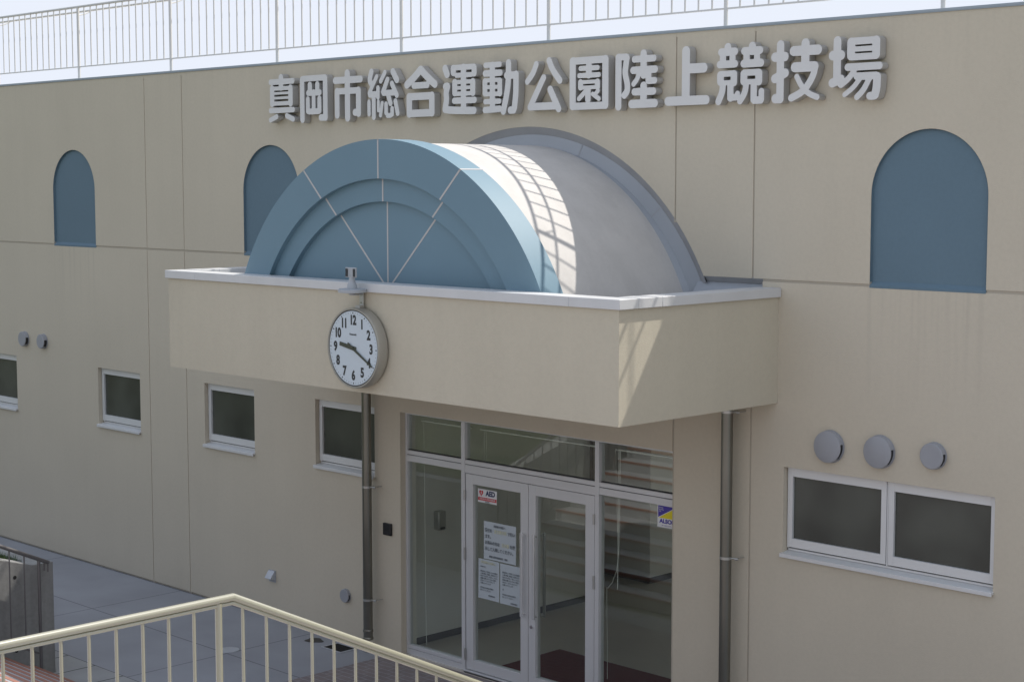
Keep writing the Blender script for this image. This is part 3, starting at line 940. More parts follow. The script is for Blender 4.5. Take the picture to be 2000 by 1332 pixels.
# ================================================================== SIGN
GLYPHS = [
 ('真',-16.983,6.614,[(0.035,[(-0.221,0.207),(0.229,0.207)]),(0.0442,[(-0.008,0.256),(-0.008,0.138)]),(0.0433,[(-0.19,0.126),(-0.19,-0.057)]),(0.0436,[(0.181,0.123),(0.181,-0.06)]),(0.0247,[(-0.19,0.125),(0.183,0.125)]),(0.0253,[(-0.191,-0.058),(0.18,-0.058)]),(0.0163,[(-0.175,0.066),(0.169,0.066)]),(0.0163,[(-0.176,0.009),(0.168,0.009)]),(0.0338,[(-0.226,-0.141),(0.23,-0.141)]),(0.0317,[(-0.229,-0.257),(-0.101,-0.218)]),(0.033,[(0.1,-0.212),(0.228,-0.256)])]),
 ('岡',-16.349,6.592,[(0.0357,[(-0.199,0.244),(0.221,0.244)]),(0.043,[(-0.222,0.233),(-0.222,-0.244)]),(0.0425,[(0.223,0.23),(0.223,-0.23)]),(0.0397,[(0.134,-0.229),(0.213,-0.229)]),(0.0408,[(-0.071,0.164),(-0.071,0.078)]),(0.0401,[(0.072,0.166),(0.072,0.073)]),(0.0363,[(-0.106,0.071),(0.117,0.071)]),(0.0347,[(-0.002,0.076),(-0.002,-0.144)]),(0.0359,[(-0.113,-0.004),(-0.113,-0.147)]),(0.0376,[(0.109,-0.005),(0.109,-0.145)]),(0.0358,[(-0.092,-0.152),(0.091,-0.152)])]),
 ('市',-15.703,6.607,[(0.0405,[(-0.235,0.182),(0.235,0.182)]),(0.0479,[(-0.007,0.257),(-0.007,-0.258)]),(0.0369,[(-0.189,0.054),(0.194,0.054)]),(0.0436,[(-0.2,0.053),(-0.2,-0.223)]),(0.0451,[(0.194,0.052),(0.194,-0.212)]),(0.0419,[(0.129,-0.2),(0.191,-0.2)])]),
 ('総',-15.07,6.602,[(0.0379,[(-0.201,0.26),(-0.24,0.163),(-0.2,0.118)]),(0.0284,[(-0.109,0.202),(-0.244,0.017)]),(0.0372,[(-0.227,0.0),(-0.12,0.0)]),(0.0301,[(-0.087,0.072),(-0.087,-0.033)]),(0.0343,[(-0.164,-0.005),(-0.164,-0.26)]),(0.0294,[(-0.249,-0.083),(-0.249,-0.222)]),(0.0245,[(-0.082,-0.085),(-0.082,-0.184)]),(0.0295,[(0.038,0.244),(-0.037,0.147)]),(0.0401,[(0.177,0.247),(0.245,0.152)]),(0.0336,[(0.081,0.16),(0.002,0.022)]),(0.0341,[(0.012,0.01),(0.21,0.01)]),(0.0336,[(0.159,0.112),(0.243,-0.022)]),(0.0356,[(0.099,-0.031),(0.132,-0.108)]),(0.0273,[(-0.014,-0.106),(-0.045,-0.241)]),(0.0313,[(0.055,-0.118),(0.055,-0.215)]),(0.0287,[(0.078,-0.248),(0.132,-0.248)]),(0.0308,[(0.16,-0.172),(0.16,-0.234)]),(0.033,[(0.219,-0.089),(0.256,-0.225)])]),
 ('合',-14.416,6.606,[(0.0446,[(-0.003,0.243),(-0.118,0.154),(-0.236,0.083)]),(0.0442,[(0.005,0.242),(0.117,0.15),(0.235,0.073)]),(0.0367,[(-0.119,0.069),(0.108,0.069)]),(0.0461,[(-0.196,-0.055),(-0.196,-0.243)]),(0.0448,[(0.184,-0.052),(0.184,-0.24)]),(0.0412,[(-0.192,-0.053),(0.183,-0.053)]),(0.0412,[(-0.191,-0.24),(0.18,-0.24)])]),
 ('運',-13.778,6.608,[(0.0429,[(-0.234,0.234),(-0.201,0.17)]),(0.0412,[(-0.1,0.228),(-0.1,0.185)]),(0.0393,[(0.232,0.224),(0.232,0.165)]),(0.0303,[(-0.098,0.236),(0.229,0.236)]),(0.027,[(-0.054,0.151),(0.193,0.151)]),(0.0423,[(0.062,0.232),(0.062,-0.218)]),(0.0403,[(-0.078,0.075),(-0.078,-0.037)]),(0.0406,[(0.21,0.072),(0.21,-0.043)]),(0.023,[(-0.077,0.078),(0.209,0.078)]),(0.0238,[(-0.073,-0.05),(0.207,-0.05)]),(0.0195,[(-0.077,0.014),(0.208,0.014)]),(0.0347,[(-0.089,-0.124),(0.238,-0.124)]),(0.041,[(-0.229,0.036),(-0.204,0.039)]),(0.0422,[(-0.194,0.036),(-0.223,-0.037),(-0.207,-0.1),(-0.23,-0.182)]),(0.0409,[(-0.238,-0.214),(-0.096,-0.23),(0.228,-0.238)])]),
 ('動',-13.141,6.602,[(0.0297,[(-0.23,0.245),(-0.007,0.245)]),(0.0397,[(-0.122,0.239),(-0.122,-0.225)]),(0.0346,[(-0.236,0.157),(0.001,0.157)]),(0.0358,[(-0.236,0.073),(-0.236,-0.053)]),(0.0352,[(-0.007,0.07),(-0.007,-0.061)]),(0.0226,[(-0.235,0.083),(-0.007,0.083)]),(0.024,[(-0.235,-0.065),(-0.007,-0.065)]),(0.0213,[(-0.236,0.009),(-0.007,0.009)]),(0.0288,[(-0.233,-0.144),(-0.013,-0.144)]),(0.0347,[(-0.239,-0.233),(-0.119,-0.231),(-0.011,-0.225)]),(0.0404,[(0.126,0.253),(0.126,0.09),(0.103,-0.067),(0.046,-0.253)]),(0.0389,[(0.097,0.123),(0.235,0.123)]),(0.0405,[(0.239,0.128),(0.238,-0.072),(0.215,-0.219)]),(0.0396,[(0.153,-0.245),(0.202,-0.245)])]),
 ('公',-12.498,6.601,[(0.0346,[(-0.104,0.22),(-0.148,0.128),(-0.236,0.046)]),(0.037,[(0.082,0.249),(0.131,0.152),(0.236,0.04)]),(0.0373,[(0.002,0.076),(-0.195,-0.222)]),(0.0389,[(-0.186,-0.218),(0.183,-0.218)]),(0.0393,[(0.098,-0.048),(0.219,-0.249)])]),
 ('園',-11.853,6.596,[(0.043,[(-0.226,0.229),(-0.226,-0.225)]),(0.0422,[(0.225,0.23),(0.225,-0.226)]),(0.0365,[(-0.224,0.231),(0.221,0.231)]),(0.0367,[(-0.222,-0.229),(0.224,-0.229)]),(0.0401,[(-0.002,0.176),(-0.002,0.085)]),(0.0256,[(-0.119,0.152),(0.121,0.152)]),(0.0261,[(-0.135,0.08),(0.136,0.08)]),(0.0196,[(-0.114,0.013),(0.116,0.013)]),(0.0196,[(-0.114,-0.043),(0.117,-0.043)]),(0.0344,[(-0.116,0.01),(-0.116,-0.037)]),(0.0348,[(0.117,0.007),(0.117,-0.04)]),(0.0263,[(-0.027,-0.066),(-0.138,-0.153)]),(0.0377,[(-0.013,-0.061),(-0.013,-0.164)]),(0.024,[(0.052,-0.111),(0.138,-0.162)]),(0.0229,[(0.128,-0.081),(0.08,-0.117)])]),
 ('陸',-11.214,6.601,[(0.0409,[(-0.238,0.229),(-0.238,-0.254)]),(0.0333,[(-0.228,0.234),(-0.135,0.234)]),(0.0364,[(-0.127,0.224),(-0.141,0.145),(-0.154,0.074),(-0.118,-0.03),(-0.118,-0.107),(-0.159,-0.144)]),(0.0404,[(0.092,0.255),(0.092,0.048)]),(0.0334,[(-0.029,0.204),(0.224,0.204)]),(0.0367,[(-0.045,0.096),(0.241,0.096)]),(0.0281,[(0.029,0.061),(0.014,0.011),(-0.038,-0.038)]),(0.0376,[(0.156,0.056),(0.156,-0.01)]),(0.0328,[(0.169,-0.013),(0.236,-0.013)]),(0.0422,[(0.093,-0.061),(0.093,-0.216)]),(0.0368,[(-0.026,-0.116),(0.22,-0.116)]),(0.042,[(-0.062,-0.234),(0.238,-0.234)])]),
 ('上',-10.57,6.613,[(0.049,[(-0.014,0.236),(-0.014,-0.217)]),(0.0468,[(0.032,0.069),(0.204,0.069)]),(0.0445,[(-0.236,-0.235),(0.235,-0.235)])]),
 ('競',-9.931,6.606,[(0.0401,[(-0.146,0.253),(-0.146,0.21)]),(0.0368,[(-0.225,0.21),(-0.062,0.21)]),(0.0363,[(-0.204,0.187),(-0.204,0.123)]),(0.0353,[(-0.09,0.186),(-0.09,0.118)]),(0.0355,[(-0.241,0.095),(-0.06,0.095)]),(0.0398,[(-0.231,-0.005),(-0.231,-0.065)]),(0.0382,[(-0.071,-0.001),(-0.071,-0.077)]),(0.0284,[(-0.23,0.007),(-0.072,0.007)]),(0.0242,[(-0.222,-0.078),(-0.081,-0.078)]),(0.0359,[(-0.201,-0.093),(-0.207,-0.167),(-0.253,-0.25)]),(0.0374,[(-0.111,-0.096),(-0.111,-0.22)]),(0.0316,[(-0.111,-0.216),(-0.046,-0.216)]),(0.0282,[(-0.027,-0.184),(-0.026,-0.205)]),(0.0407,[(0.141,0.248),(0.141,0.205)]),(0.0368,[(0.048,0.207),(0.229,0.207)]),(0.0361,[(0.075,0.178),(0.075,0.12)]),(0.035,[(0.196,0.182),(0.196,0.115)]),(0.0377,[(0.043,0.091),(0.241,0.091)]),(0.0402,[(0.046,-0.006),(0.046,-0.071)]),(0.0405,[(0.219,-0.003),(0.219,-0.078)]),(0.0299,[(0.047,0.007),(0.216,0.007)]),(0.0255,[(0.058,-0.08),(0.211,-0.08)]),(0.0334,[(0.073,-0.104),(0.06,-0.181),(0.003,-0.253)]),(0.0365,[(0.162,-0.107),(0.162,-0.245)]),(0.0351,[(0.169,-0.252),(0.244,-0.252)]),(0.0324,[(0.251,-0.173),(0.251,-0.245)])]),
 ('技',-9.293,6.602,[(0.0415,[(-0.175,0.246),(-0.175,-0.246)]),(0.0433,[(-0.237,0.136),(-0.127,0.136)]),(0.042,[(-0.236,-0.06),(-0.121,-0.012)]),(0.0435,[(-0.227,-0.242),(-0.18,-0.242)]),(0.0448,[(0.101,0.244),(0.101,0.054)]),(0.0454,[(-0.027,0.181),(0.236,0.181)]),(0.0455,[(-0.012,0.034),(0.202,0.034)]),(0.0338,[(0.21,0.033),(0.197,-0.038),(0.138,-0.129),(0.072,-0.193),(-0.049,-0.242)]),(0.0273,[(0.01,-0.052),(0.065,-0.143),(0.14,-0.209),(0.235,-0.243)])]),
 ('場',-8.651,6.597,[(0.0408,[(-0.196,0.252),(-0.196,-0.087)]),(0.0434,[(-0.243,0.123),(-0.157,0.123)]),(0.0408,[(-0.244,-0.119),(-0.154,-0.089)]),(0.0351,[(-0.152,-0.132),(-0.152,-0.089)]),(0.0412,[(-0.051,0.23),(-0.051,0.112)]),(0.0409,[(0.208,0.234),(0.208,0.112)]),(0.0316,[(-0.05,0.238),(0.203,0.238)]),(0.0228,[(-0.049,0.168),(0.205,0.168)]),(0.03,[(-0.046,0.1),(0.207,0.1)]),(0.0335,[(-0.083,0.013),(0.245,0.013)]),(0.0272,[(-0.016,-0.024),(-0.076,-0.092),(-0.146,-0.138)]),(0.0335,[(0.014,-0.071),(0.211,-0.071)]),(0.0403,[(0.224,-0.083),(0.221,-0.179),(0.205,-0.237)]),(0.0348,[(0.151,-0.247),(0.196,-0.247)]),(0.0235,[(0.046,-0.092),(-0.022,-0.17),(-0.112,-0.227)]),(0.028,[(0.142,-0.096),(0.087,-0.193),(0.018,-0.252)])]),
]

def glyph_mesh(strokes, step=.005):
    xs = [p[0] for r, P in strokes for p in P]; zs = [p[1] for r, P in strokes for p in P]
    x0, x1, z0, z1 = min(xs) - .08, max(xs) + .08, min(zs) - .08, max(zs) + .08
    nx, nz = int((x1 - x0) / step) + 2, int((z1 - z0) / step) + 2
    gx = x0 + np.arange(nx) * step; gz = z0 + np.arange(nz) * step
    X, Z = np.meshgrid(gx, gz, indexing='ij')
    D = np.full(X.shape, 9.0)
    for r, P in strokes:
        # soften bent strokes with one Chaikin pass
        if len(P) > 2:
            for _ in range(2):
                Q = [P[0]]
                for a, b in zip(P[:-1], P[1:]):
                    Q += [(a[0] * .75 + b[0] * .25, a[1] * .75 + b[1] * .25), (a[0] * .25 + b[0] * .75, a[1] * .25 + b[1] * .75)]
                Q.append(P[-1]); P = Q
        for (ax, az), (bx, bz) in zip(P[:-1], P[1:]):
            dx, dz = bx - ax, bz - az; L = dx * dx + dz * dz + 1e-12
            t = np.clip(((X - ax) * dx + (Z - az) * dz) / L, 0, 1)
            D = np.minimum(D, np.hypot(X - ax - t * dx, Z - az - t * dz) - r + .0003)
    # marching squares
    seg = {}
    def key(i, j, e): return (i, j, e)   # e 0: edge to +x, 1: edge to +z
    pts = {}
    def ep(i, j, e):
        k = (i, j, e)
        if k not in pts:
            a = D[i, j]; b = D[i + 1, j] if e == 0 else D[i, j + 1]
            t = a / (a - b)
            pts[k] = (gx[i] + (t * step if e == 0 else 0), gz[j] + (t * step if e == 1 else 0))
        return k
    ins = D < 0
    code = ins[:-1, :-1] * 1 + ins[1:, :-1] * 2 + ins[1:, 1:] * 4 + ins[:-1, 1:] * 8
    # edges: B bottom, R right, T top, L left ; inside kept on the left
    tab = {1: 'LB', 2: 'BR', 3: 'LR', 4: 'RT', 6: 'BT', 7: 'LT', 8: 'TL', 9: 'TB', 11: 'TR', 12: 'RL', 13: 'RB', 14: 'BL'}
    for i, j in zip(*np.nonzero((code > 0) & (code < 15))):
        c = int(code[i, j])
        prs = ['LT', 'RB'] if c == 5 else ['BL', 'TR'] if c == 10 else [tab[c]]
        E = {'B': (i, j, 0), 'T': (i, j + 1, 0), 'L': (i, j, 1), 'R': (i + 1, j, 1)}
        for pr in prs:
            seg[ep(*E[pr[0]])] = ep(*E[pr[1]])
    loops = []
    while seg:
        k, n = seg.popitem(); lp = [k]
        while n in seg:
            lp.append(n); n = seg.pop(n)
        if n != k: lp.append(n)
        L = [pts[q] for q in lp]
        # decimate nearly straight runs
        out = []
        N = len(L)
        i = 0
        keep = [0]
        while i < N:
            j = i + 2
            while j < N + 1 and j - i < 60:
                a, b = np.array(L[i]), np.array(L[j % N])
                d = b - a; ln = np.hypot(*d) + 1e-9
                seg_pts = np.array([L[q % N] for q in range(i + 1, j)])
                dist = np.abs((seg_pts[:, 0] - a[0]) * d[1] - (seg_pts[:, 1] - a[1]) * d[0]) / ln
                if dist.max() > .0007: break
                j += 1
            i = j - 1
            if i < N: keep.append(i)
        L = [L[q] for q in keep]
        if len(L) > 3: loops.append(L)
    return loops
sign = thing('wall_sign', (-12.8, -.02, 6.34), 'row of fourteen raised grey Japanese letters along the wall above the canopy', 'sign')
for ch, cx, cz, st in GLYPHS:
    loops = [[(x + cx, z + cz) for x, z in lp] for lp in glyph_mesh(st)]
    me = flat_shape(loops, -.105, -.012)
    lo = link_mesh(me, 'letter', M['letter'], sign)
    me.materials.append(M['letter_side'])
    for p in me.polygons:
        if abs(p.normal.y) < .5: p.material_index = 1
    xa = min(p[0] for lp in loops for p in lp); xb = max(p[0] for lp in loops for p in lp)

# ================================================================== CLOCK
ck = thing('wall_clock', (-12.884, -2.25, 3.98), 'round white clock showing twenty past nine on the canopy front', 'clock')
CCX, CCZ = -12.884, 3.977
m = MB(); m.lathe_y([(.34, -2.262), (.388, -2.265), (.398, -2.28), (.398, -2.375), (.392, -2.388), (.378, -2.388), (.374, -2.376)], CCX, CCZ, 96)
m.build('case', M['clock_rim'], ck)
m = MB(); m.lathe_y([(.375, -2.372), (.375, -2.3775), (.3685, -2.3795)], CCX, CCZ, 96); m.build('rim_gasket', M['gasket'], ck)
m = MB(); m.lathe_y([(.365, -2.375), (.365, -2.3812)], CCX, CCZ, 96); m.build('dial', M['clock_face'], ck)
yd = -2.3825
nums = []
for h in range(1, 13):
    a = pi / 2 - h * pi / 6
    nums.append(text_mesh(str(h), .128, CCX + .272 * cos(a), CCZ + .272 * sin(a), yd, None, None, None, sx=.82, bold=.0058, spacing=.92))
link_mesh(join_meshes(nums), 'numerals', M['ink'], ck, smooth=False)
m = MB()
for k in range(60):
    a = pi / 2 - k * pi / 30
    big = k % 5 == 0
    ra, rb, hw = (.338, .354, .0055) if big else (.341, .352, .0014)
    d = Vector((cos(a), 0, sin(a))); n = Vector((-sin(a), 0, cos(a))) * hw
    c = Vector((CCX, 0, CCZ))
    p = [c + d * ra - n, c + d * rb - n, c + d * rb + n, c + d * ra + n]
    m.add([(v.x, yd, v.z) for v in p] + [(v.x, yd + .001, v.z) for v in p], [(3, 2, 1, 0), (4, 5, 6, 7), (0, 1, 5, 4), (1, 2, 6, 5), (2, 3, 7, 6), (3, 0, 4, 7)])
m.build('minute_marks', M['ink'], ck, smooth=False)
text_mesh('Panasonic', .027, CCX, CCZ + .135, yd, 'maker_name', M['ink'], ck, bold=.0006)
def hand(ang_deg, ra, rb, w0, w1, y, name):
    a = radians(90 - ang_deg); d = Vector((cos(a), 0, sin(a))); n = Vector((-sin(a), 0, cos(a)))
    c = Vector((CCX, 0, CCZ))
    p = [c + d * ra - n * w0, c + d * rb - n * w1, c + d * rb + n * w1, c + d * ra + n * w0]
    q = MB(); q.add([(v.x, y - .003, v.z) for v in p] + [(v.x, y, v.z) for v in p], [(3, 2, 1, 0), (4, 5, 6, 7), (0, 1, 5, 4), (1, 2, 6, 5), (2, 3, 7, 6), (3, 0, 4, 7)])
    return q.build(name, M['hand'], ck, smooth=False)
hand(280, -.05, .205, .021, .019, yd - .004, 'hour_hand')
hand(119.5, -.085, .335, .014, .008, yd - .009, 'minute_hand')
m = MB(); m.lathe_y([(.016, yd - .009), (.016, yd - .016)], CCX, CCZ, 20); m.build('hub', M['hand'], ck)
m = MB(); m.box(-12.90, -12.84, -2.2835, -2.2805, 4.385, 4.525)
m.box(-12.895, -12.83, -2.34, -2.2835, 4.372, 4.395)
m.build('hanger_bracket', M['steel'], ck, bevel=.002)
m = MB()
for z in (4.42, 4.49): m.lathe_y([(.008, -2.289), (.008, -2.283)], -12.87, z, 10)
m.build('screw', M['chrome'], ck)

an = thing('clock_antenna', (-12.87, -2.40, 4.52), 'grey signal antenna on a round plate standing above the clock', 'antenna')
m = MB(); m.lathe_z([(.10, 4.522), (.138, 4.527), (.138, 4.555), (.125, 4.562)], -12.87, -2.40, 40); m.lathe_z([(.03, 4.50), (.03, 4.522)], -12.87, -2.40, 20); m.box(-12.90, -12.84, -2.40, -2.2815, 4.497, 4.507)
m.build('base_plate', M['grey_plastic'], an)
m = MB(); m.lathe_z([(.052, 4.5622), (.046, 4.60), (.033, 4.63), (.028, 4.685), (.030, 4.69)], -12.87, -2.40, 24); m.build('stem', M['grey_plastic'], an)
m = MB(); m.box(-12.95, -12.79, -2.42, -2.40, 4.672, 4.770); m.build('head', M['grey_plastic'], an, bevel=.006)
m = MB()
for x in (-12.938, -12.918, -12.826, -12.806): m.box(x, x + .012, -2.4262, -2.424, 4.68, 4.757)
m.build('slot', M['black'], an, smooth=False)

# ================================================================== DOWNPIPES
def downpipe(x, label, brackets, low=True):
    t = thing('downpipe', (x, -.13, 0), label, 'drainpipe', 'steel downpipes beside the entrance')
    m = MB(); m.tube([(x, -.13, .17), (x, -.13, 3.53)], .057, 32); m.build('pipe', M['pipe'], t)
    m = MB(); m.lathe_z([(.0585, .24), (.0635, .243), (.0635, .262), (.0605, .27)], x, -.13, 32); m.lathe_z([(.0590, .145), (.0645, .148), (.0645, .17), (.0605, .178)], x, -.13, 32)
    m.build('collar', M['pipe'], t)
    m = MB(); m.lathe_z([(.070, .0045), (.072, .035), (.066, .075), (.0605, .08)], x, -.13, 32); m.build('foot', M['steel'], t)
    for z in brackets:      # wall bracket with its screw
        m = MB(); m.lathe_z([(.0575, z - .013), (.0605, z - .013), (.0605, z + .013), (.0575, z + .013)], x, -.13, 32)
        m.tube([(x + .055, -.125, z), (x + .125, -.105, z + .004)], .0075, 10)
        m.tube([(x + .118, -.125, z + .003), (x + .118, -.002, z + .003)], .006, 10)
        m.tube([(x + .112, -.132, z + .004), (x + .140, -.118, z + .004)], .014, 12)
        m.build('bracket', M['steel'], t)
    return t
downpipe(-15.385, 'stainless downpipe left of the glass entrance, crossing the window edge', [1.995, .63])
downpipe(-10.015, 'stainless downpipe right of the glass entrance', [3.41, 1.99])

# ================================================================== WALL FITTINGS
def vent(x, z, r, label, dep=.08):
    t = thing('vent_cap', (x, 0, z), label, 'vent', 'round grey vent caps on the wall')
    dep = dep * .85
    # hood: disc with a skirt, open slot low on the right
    m = MB()
    n = 56
    prof = [(r * .99, -dep + .004), (r, -dep + .010), (r, -.004)]
    vs = []; fs = []
    for rr, y in prof:
        for j in range(n):
            a = 2 * pi * j / n
            vs.append((x + rr * cos(a), y, z + rr * sin(a)))
    for i in range(len(prof) - 1):
        for j in range(n):
            ad = math.degrees(2 * pi * (j + .5) / n)
            if i == 1 and (ad > 315 or ad < 12): continue
            a, b = i * n + j, i * n + (j + 1) % n
            fs.append((a, b, b + n, a + n))
    vs.append((x, -dep, z)); c = len(vs) - 1
    inner = []
    k0 = len(vs)
    for j in range(n):
        a = 2 * pi * j / n
        vs.append((x + r * .93 * cos(a), -dep - .001, z + r * .93 * sin(a)))
    for j in range(n):
        fs.append((j, k0 + j, k0 + (j + 1) % n, (j + 1) % n)); fs.append((c, k0 + (j + 1) % n, k0 + j))
    m.add(vs, fs); m.build('hood', M['vent'], t)
    m = MB(); m.lathe_y([(r * .93, -.003), (r * .93, -dep + .012)], x, z, 40); m.build('duct_core', M['black'], t)
    m = MB(); m.lathe_y([(r * 1.03, -.0005), (r * 1.05, -.006), (r * .95, -.010)], x, z, 40); m.build('flange', M['vent'], t)
    return t
vent(-23.606, 3.212, .110, 'small round vent cap, left one of the pair near the left edge')
vent(-23.055, 3.209, .108, 'small round vent cap, right one of the pair near the left edge')
vent(-8.916, 3.181, .146, 'large round vent cap, left one of three above the wide window')
vent(-8.38, 3.193, .145, 'large round vent cap, middle one of three above the wide window')
vent(-7.829, 3.220, .115, 'smaller round vent cap, right one of three above the wide window')
vent(-15.945, .560, .083, 'round vent cap low on the wall left of the downpipe', .05)
t = thing('hooded_outlet', (-17.44, 0, .5), 'small pale hooded outlet low on the wall below the windows', 'outlet cover')
m = MB(); m.prism_x([(-.001, .50), (-.001, .625), (-.02, .625), (-.085, .535), (-.085, .53)][::-1], -17.50, -17.375); m.build('hood', M['steelcap'], t, bevel=.003)
m = MB(); m.box(-17.51, -17.365, -.006, -.0005, .478, .632); m.build('back_plate', M['grey_plastic'], t)
t = thing('intercom', (-15.146, 0, 1.42), 'black rectangular intercom box on the wall beside the entrance', 'intercom')
m = MB(); m.box(-15.215, -15.077, -.035, -.0005, 1.428, 1.572); m.build('housing', M['black'], t, bevel=.006)
m = MB(); m.lathe_y([(.012, -.036), (.012, -.0345)], -15.146, 1.53, 16); m.box(-15.185, -15.107, -.037, -.0345, 1.45, 1.475); m.build('button_and_lens', M['gasket'], t)

# ground fittings
t = thing('drain_grate', (-15.73, -.30, .004), 'square black iron drain grate in the paving beside the downpipe foot', 'drain grate')
m = MB(); a, b, c, d = -15.915, -15.545, -.43, -.165
m.box(a, b, c, c + .02, .003, .010); m.box(a, b, d - .02, d, .003, .010); m.box(a, a + .02, c + .02, d - .02, .003, .010); m.box(b - .02, b, c + .02, d - .02, .003, .010)
m.build('rim', M['steelcap'], t)
m = MB()
for i in range(14): m.box(a + .025 + i * .0245, a + .033 + i * .0245, c + .02, d - .02, .003, .008)
m.build('bars', M['iron'], t)
m = MB(); m.box(a + .02, b - .02, c + .02, d - .02, .001, .0025); m.build('pit', M['dark'], t)
m = MB(); m.lathe_z([(.125, .001), (.125, .007), (.11, .009)], -16.60, -1.29, 40)
tag(m.build('inspection_cover', M['steelcap']), 'small round pale metal cover set in the grey paving', 'manhole cover')
pts = []
for i in range(24):
    a = 2 * pi * i / 24; rr = 1 + .12 * sin(3 * a + 1) + .08 * sin(5 * a)
    pts.append((-16.22 + .12 * rr * cos(a), -.29 + .10 * rr * sin(a)))
m = MB(); m.add([(x, y, .003) for x, y in pts] + [(x * 1, y, .0005) for x, y in pts], [tuple(range(24))] + [(i, (i + 24), (i + 1) % 24 + 24, (i + 1) % 24) for i in range(24)])
tag(m.build('wet_patch', M['black']), 'dark wet patch on the paving left of the square drain grate', 'stain')

# ================================================================== ROOFTOP RAILING
RY = .16; BZ0 = 7.252; TZ = 8.11; PITCH = 2.364
rr_ = thing('rooftop_railing', (-15, RY, 7.07), 'grey metal railing with thin vertical bars along the roof edge', 'railing')
posts = [-10.312 + PITCH * k for k in range(-7, 4)]
rx0, rx1 = posts[0] - .05, posts[-1] + .05
for x in posts:
    m = MB(); m.tube([(x, RY, 7.05), (x, RY, TZ)], .021, 16); m.tube([(x, RY, TZ - .12), (x, RY + .1, TZ - .10), (x, RY + .21, TZ - .05)], .008, 8); m.build('post', M['rail_grey'], rr_)
m = MB(); m.tube([(rx0, RY, TZ), (rx1, RY, TZ)], .019, 20); m.build('top_rail', M['rail_grey'], rr_)
m = MB(); m.box(rx0, rx1, RY - .011, RY + .011, BZ0 - .008, BZ0 + .008); m.build('bottom_rail', M['rail_grey'], rr_)
m = MB(); m.tube([(rx0, RY + .21, TZ - .035), (rx1, RY + .21, TZ - .035)], .015, 20); m.build('inner_handrail', M['rail_grey'], rr_)
bars = []
for x in posts[:-1]:
    for k in range(1, 14): bars.append(x + PITCH * k / 14)
bars.sort(key=lambda x: abs(x + 15.0))
m = MB(); m.tube([(bars[0], RY, BZ0), (bars[0], RY, TZ)], .0095, 8); b0 = m.build('baluster', M['rail_grey'], rr_)
for x in bars[1:100]:
    c = relink(b0, rr_); c.location = Vector(b0.location) + Vector((x - bars[0], 0, 0))
m = MB()
for x in bars[100:]: m.tube([(x, RY, BZ0), (x, RY, TZ)], .0085, 8)
tag(m.build('baluster_run', M['rail_grey'], rr_), kind='stuff')

# ================================================================== STAIRS
def nos(k):   # front edge of step k (y, z)
    if k <= 14: return (-3.22 - .32 * k, .15 * k)
    return (-8.98 - .32 * (k - 14), .15 * k)
st = thing('concrete_stairs', (-6.6, -3.5, 0), 'wide concrete stairs with orange nosings facing the building', 'stairs')
prof = [(-3.54, -.02)]
for k in range(1, 28):
    y, z = nos(k)
    prof.append((y, z - .15)); prof.append((y, z))
prof.append((-14.5, 4.05)); prof.append((-14.5, -.02))
m = MB(); m.prism_x(prof, -17.24, 4.0); m.build('flight', M['step'], st, smooth=False)
q = MB(); y, z = nos(1); q.box(-17.235, 3.995, y - .039, y + .003, z - .03, z + .004); n0 = q.build('nosing', M['nosing'], st, bevel=.002)
for k in range(2, 28):
    c = relink(n0, st); c.location = Vector(n0.location) + Vector((0, nos(k)[0] - y, nos(k)[1] - z))

# side wall of the stairs and retaining wall
sw = [(-3.24, -.01), (-3.24, 1.293), (-3.50, 1.293), (-3.9, 1.415), (-12.7, 4.06), (-13.6, 4.30), (-14.5, 4.30), (-14.5, -.01)]
rw = thing('retaining_wall', (-17.4, -3.3, 0), 'raw grey concrete retaining wall at the left side of the stairs', 'wall')
m = MB(); m.prism_x(sw, -17.50, -17.24); m.build('side_wall', M['concrete'], rw, bevel=.006, smooth=False)
m = MB(); m.prism_x([(-3.24, -.01), (-3.24, 1.293), (-3.47, 1.293), (-3.47, -.01)], -60, -17.502); m.build('front_wall', M['concrete'], rw, bevel=.006, smooth=False)
for yy, zz in ((-3.72, 1.186), (-3.722, .348), (-4.62, 1.186), (-4.62, .6), (-5.52, 1.5), (-5.52, 1.18)):
    m = MB(); m.add([( -17.2385, yy + .022 * cos(2 * pi * i / 16), zz + .022 * sin(2 * pi * i / 16)) for i in range(16)], [tuple(range(16))]); m.build('tie_hole', M['dark'], rw, smooth=False)
rw2 = thing('retaining_wall', (4.2, -3.3, 0), 'raw grey concrete retaining wall at the right side of the stairs', 'wall')
m = MB(); m.prism_x(sw, 4.002, 4.26); m.build('side_wall', M['concrete'], rw2, smooth=False)
m = MB(); m.prism_x([(-3.24, -.01), (-3.24, 1.293), (-3.47, 1.293), (-3.47, -.01)], 4.262, 30); m.build('front_wall', M['concrete'], rw2, smooth=False)

# steel handrail, darkened as if backlit, in front of the side wall
hx = -17.10
def hz(y): return 1.318 + .469 * (-3.36 - y)
hr = thing('stair_handrail', (hx, -3.5, 0), 'steel handrail darkened as if backlit, with thin bars in front of the concrete side wall', 'railing')
m = MB(); m.tube([(hx, -3.375, hz(-3.375)), (hx, -7.7, hz(-7.7)), (hx, -8.98, hz(-7.7)), (hx, -13.0, hz(-7.7) + .469 * 4.02)], .022, 16); m.build('top_rail', M['rail_backlit'], hr)
m = MB(); m.tube([(hx, -3.5, .30), (hx, -7.7, .30 + .469 * 4.2), (hx, -8.98, .30 + .469 * 4.2), (hx, -13.0, .3 + .469 * 8.22)], .010, 10); m.build('bottom_rail', M['rail_backlit'], hr)
for y in (-3.385, -3.43):
    m = MB(); m.tube([(hx, y, hz(y) - .01), (hx, y, hz(y) - .11)], .009, 10); m.build('end_stub', M['rail_backlit'], hr)
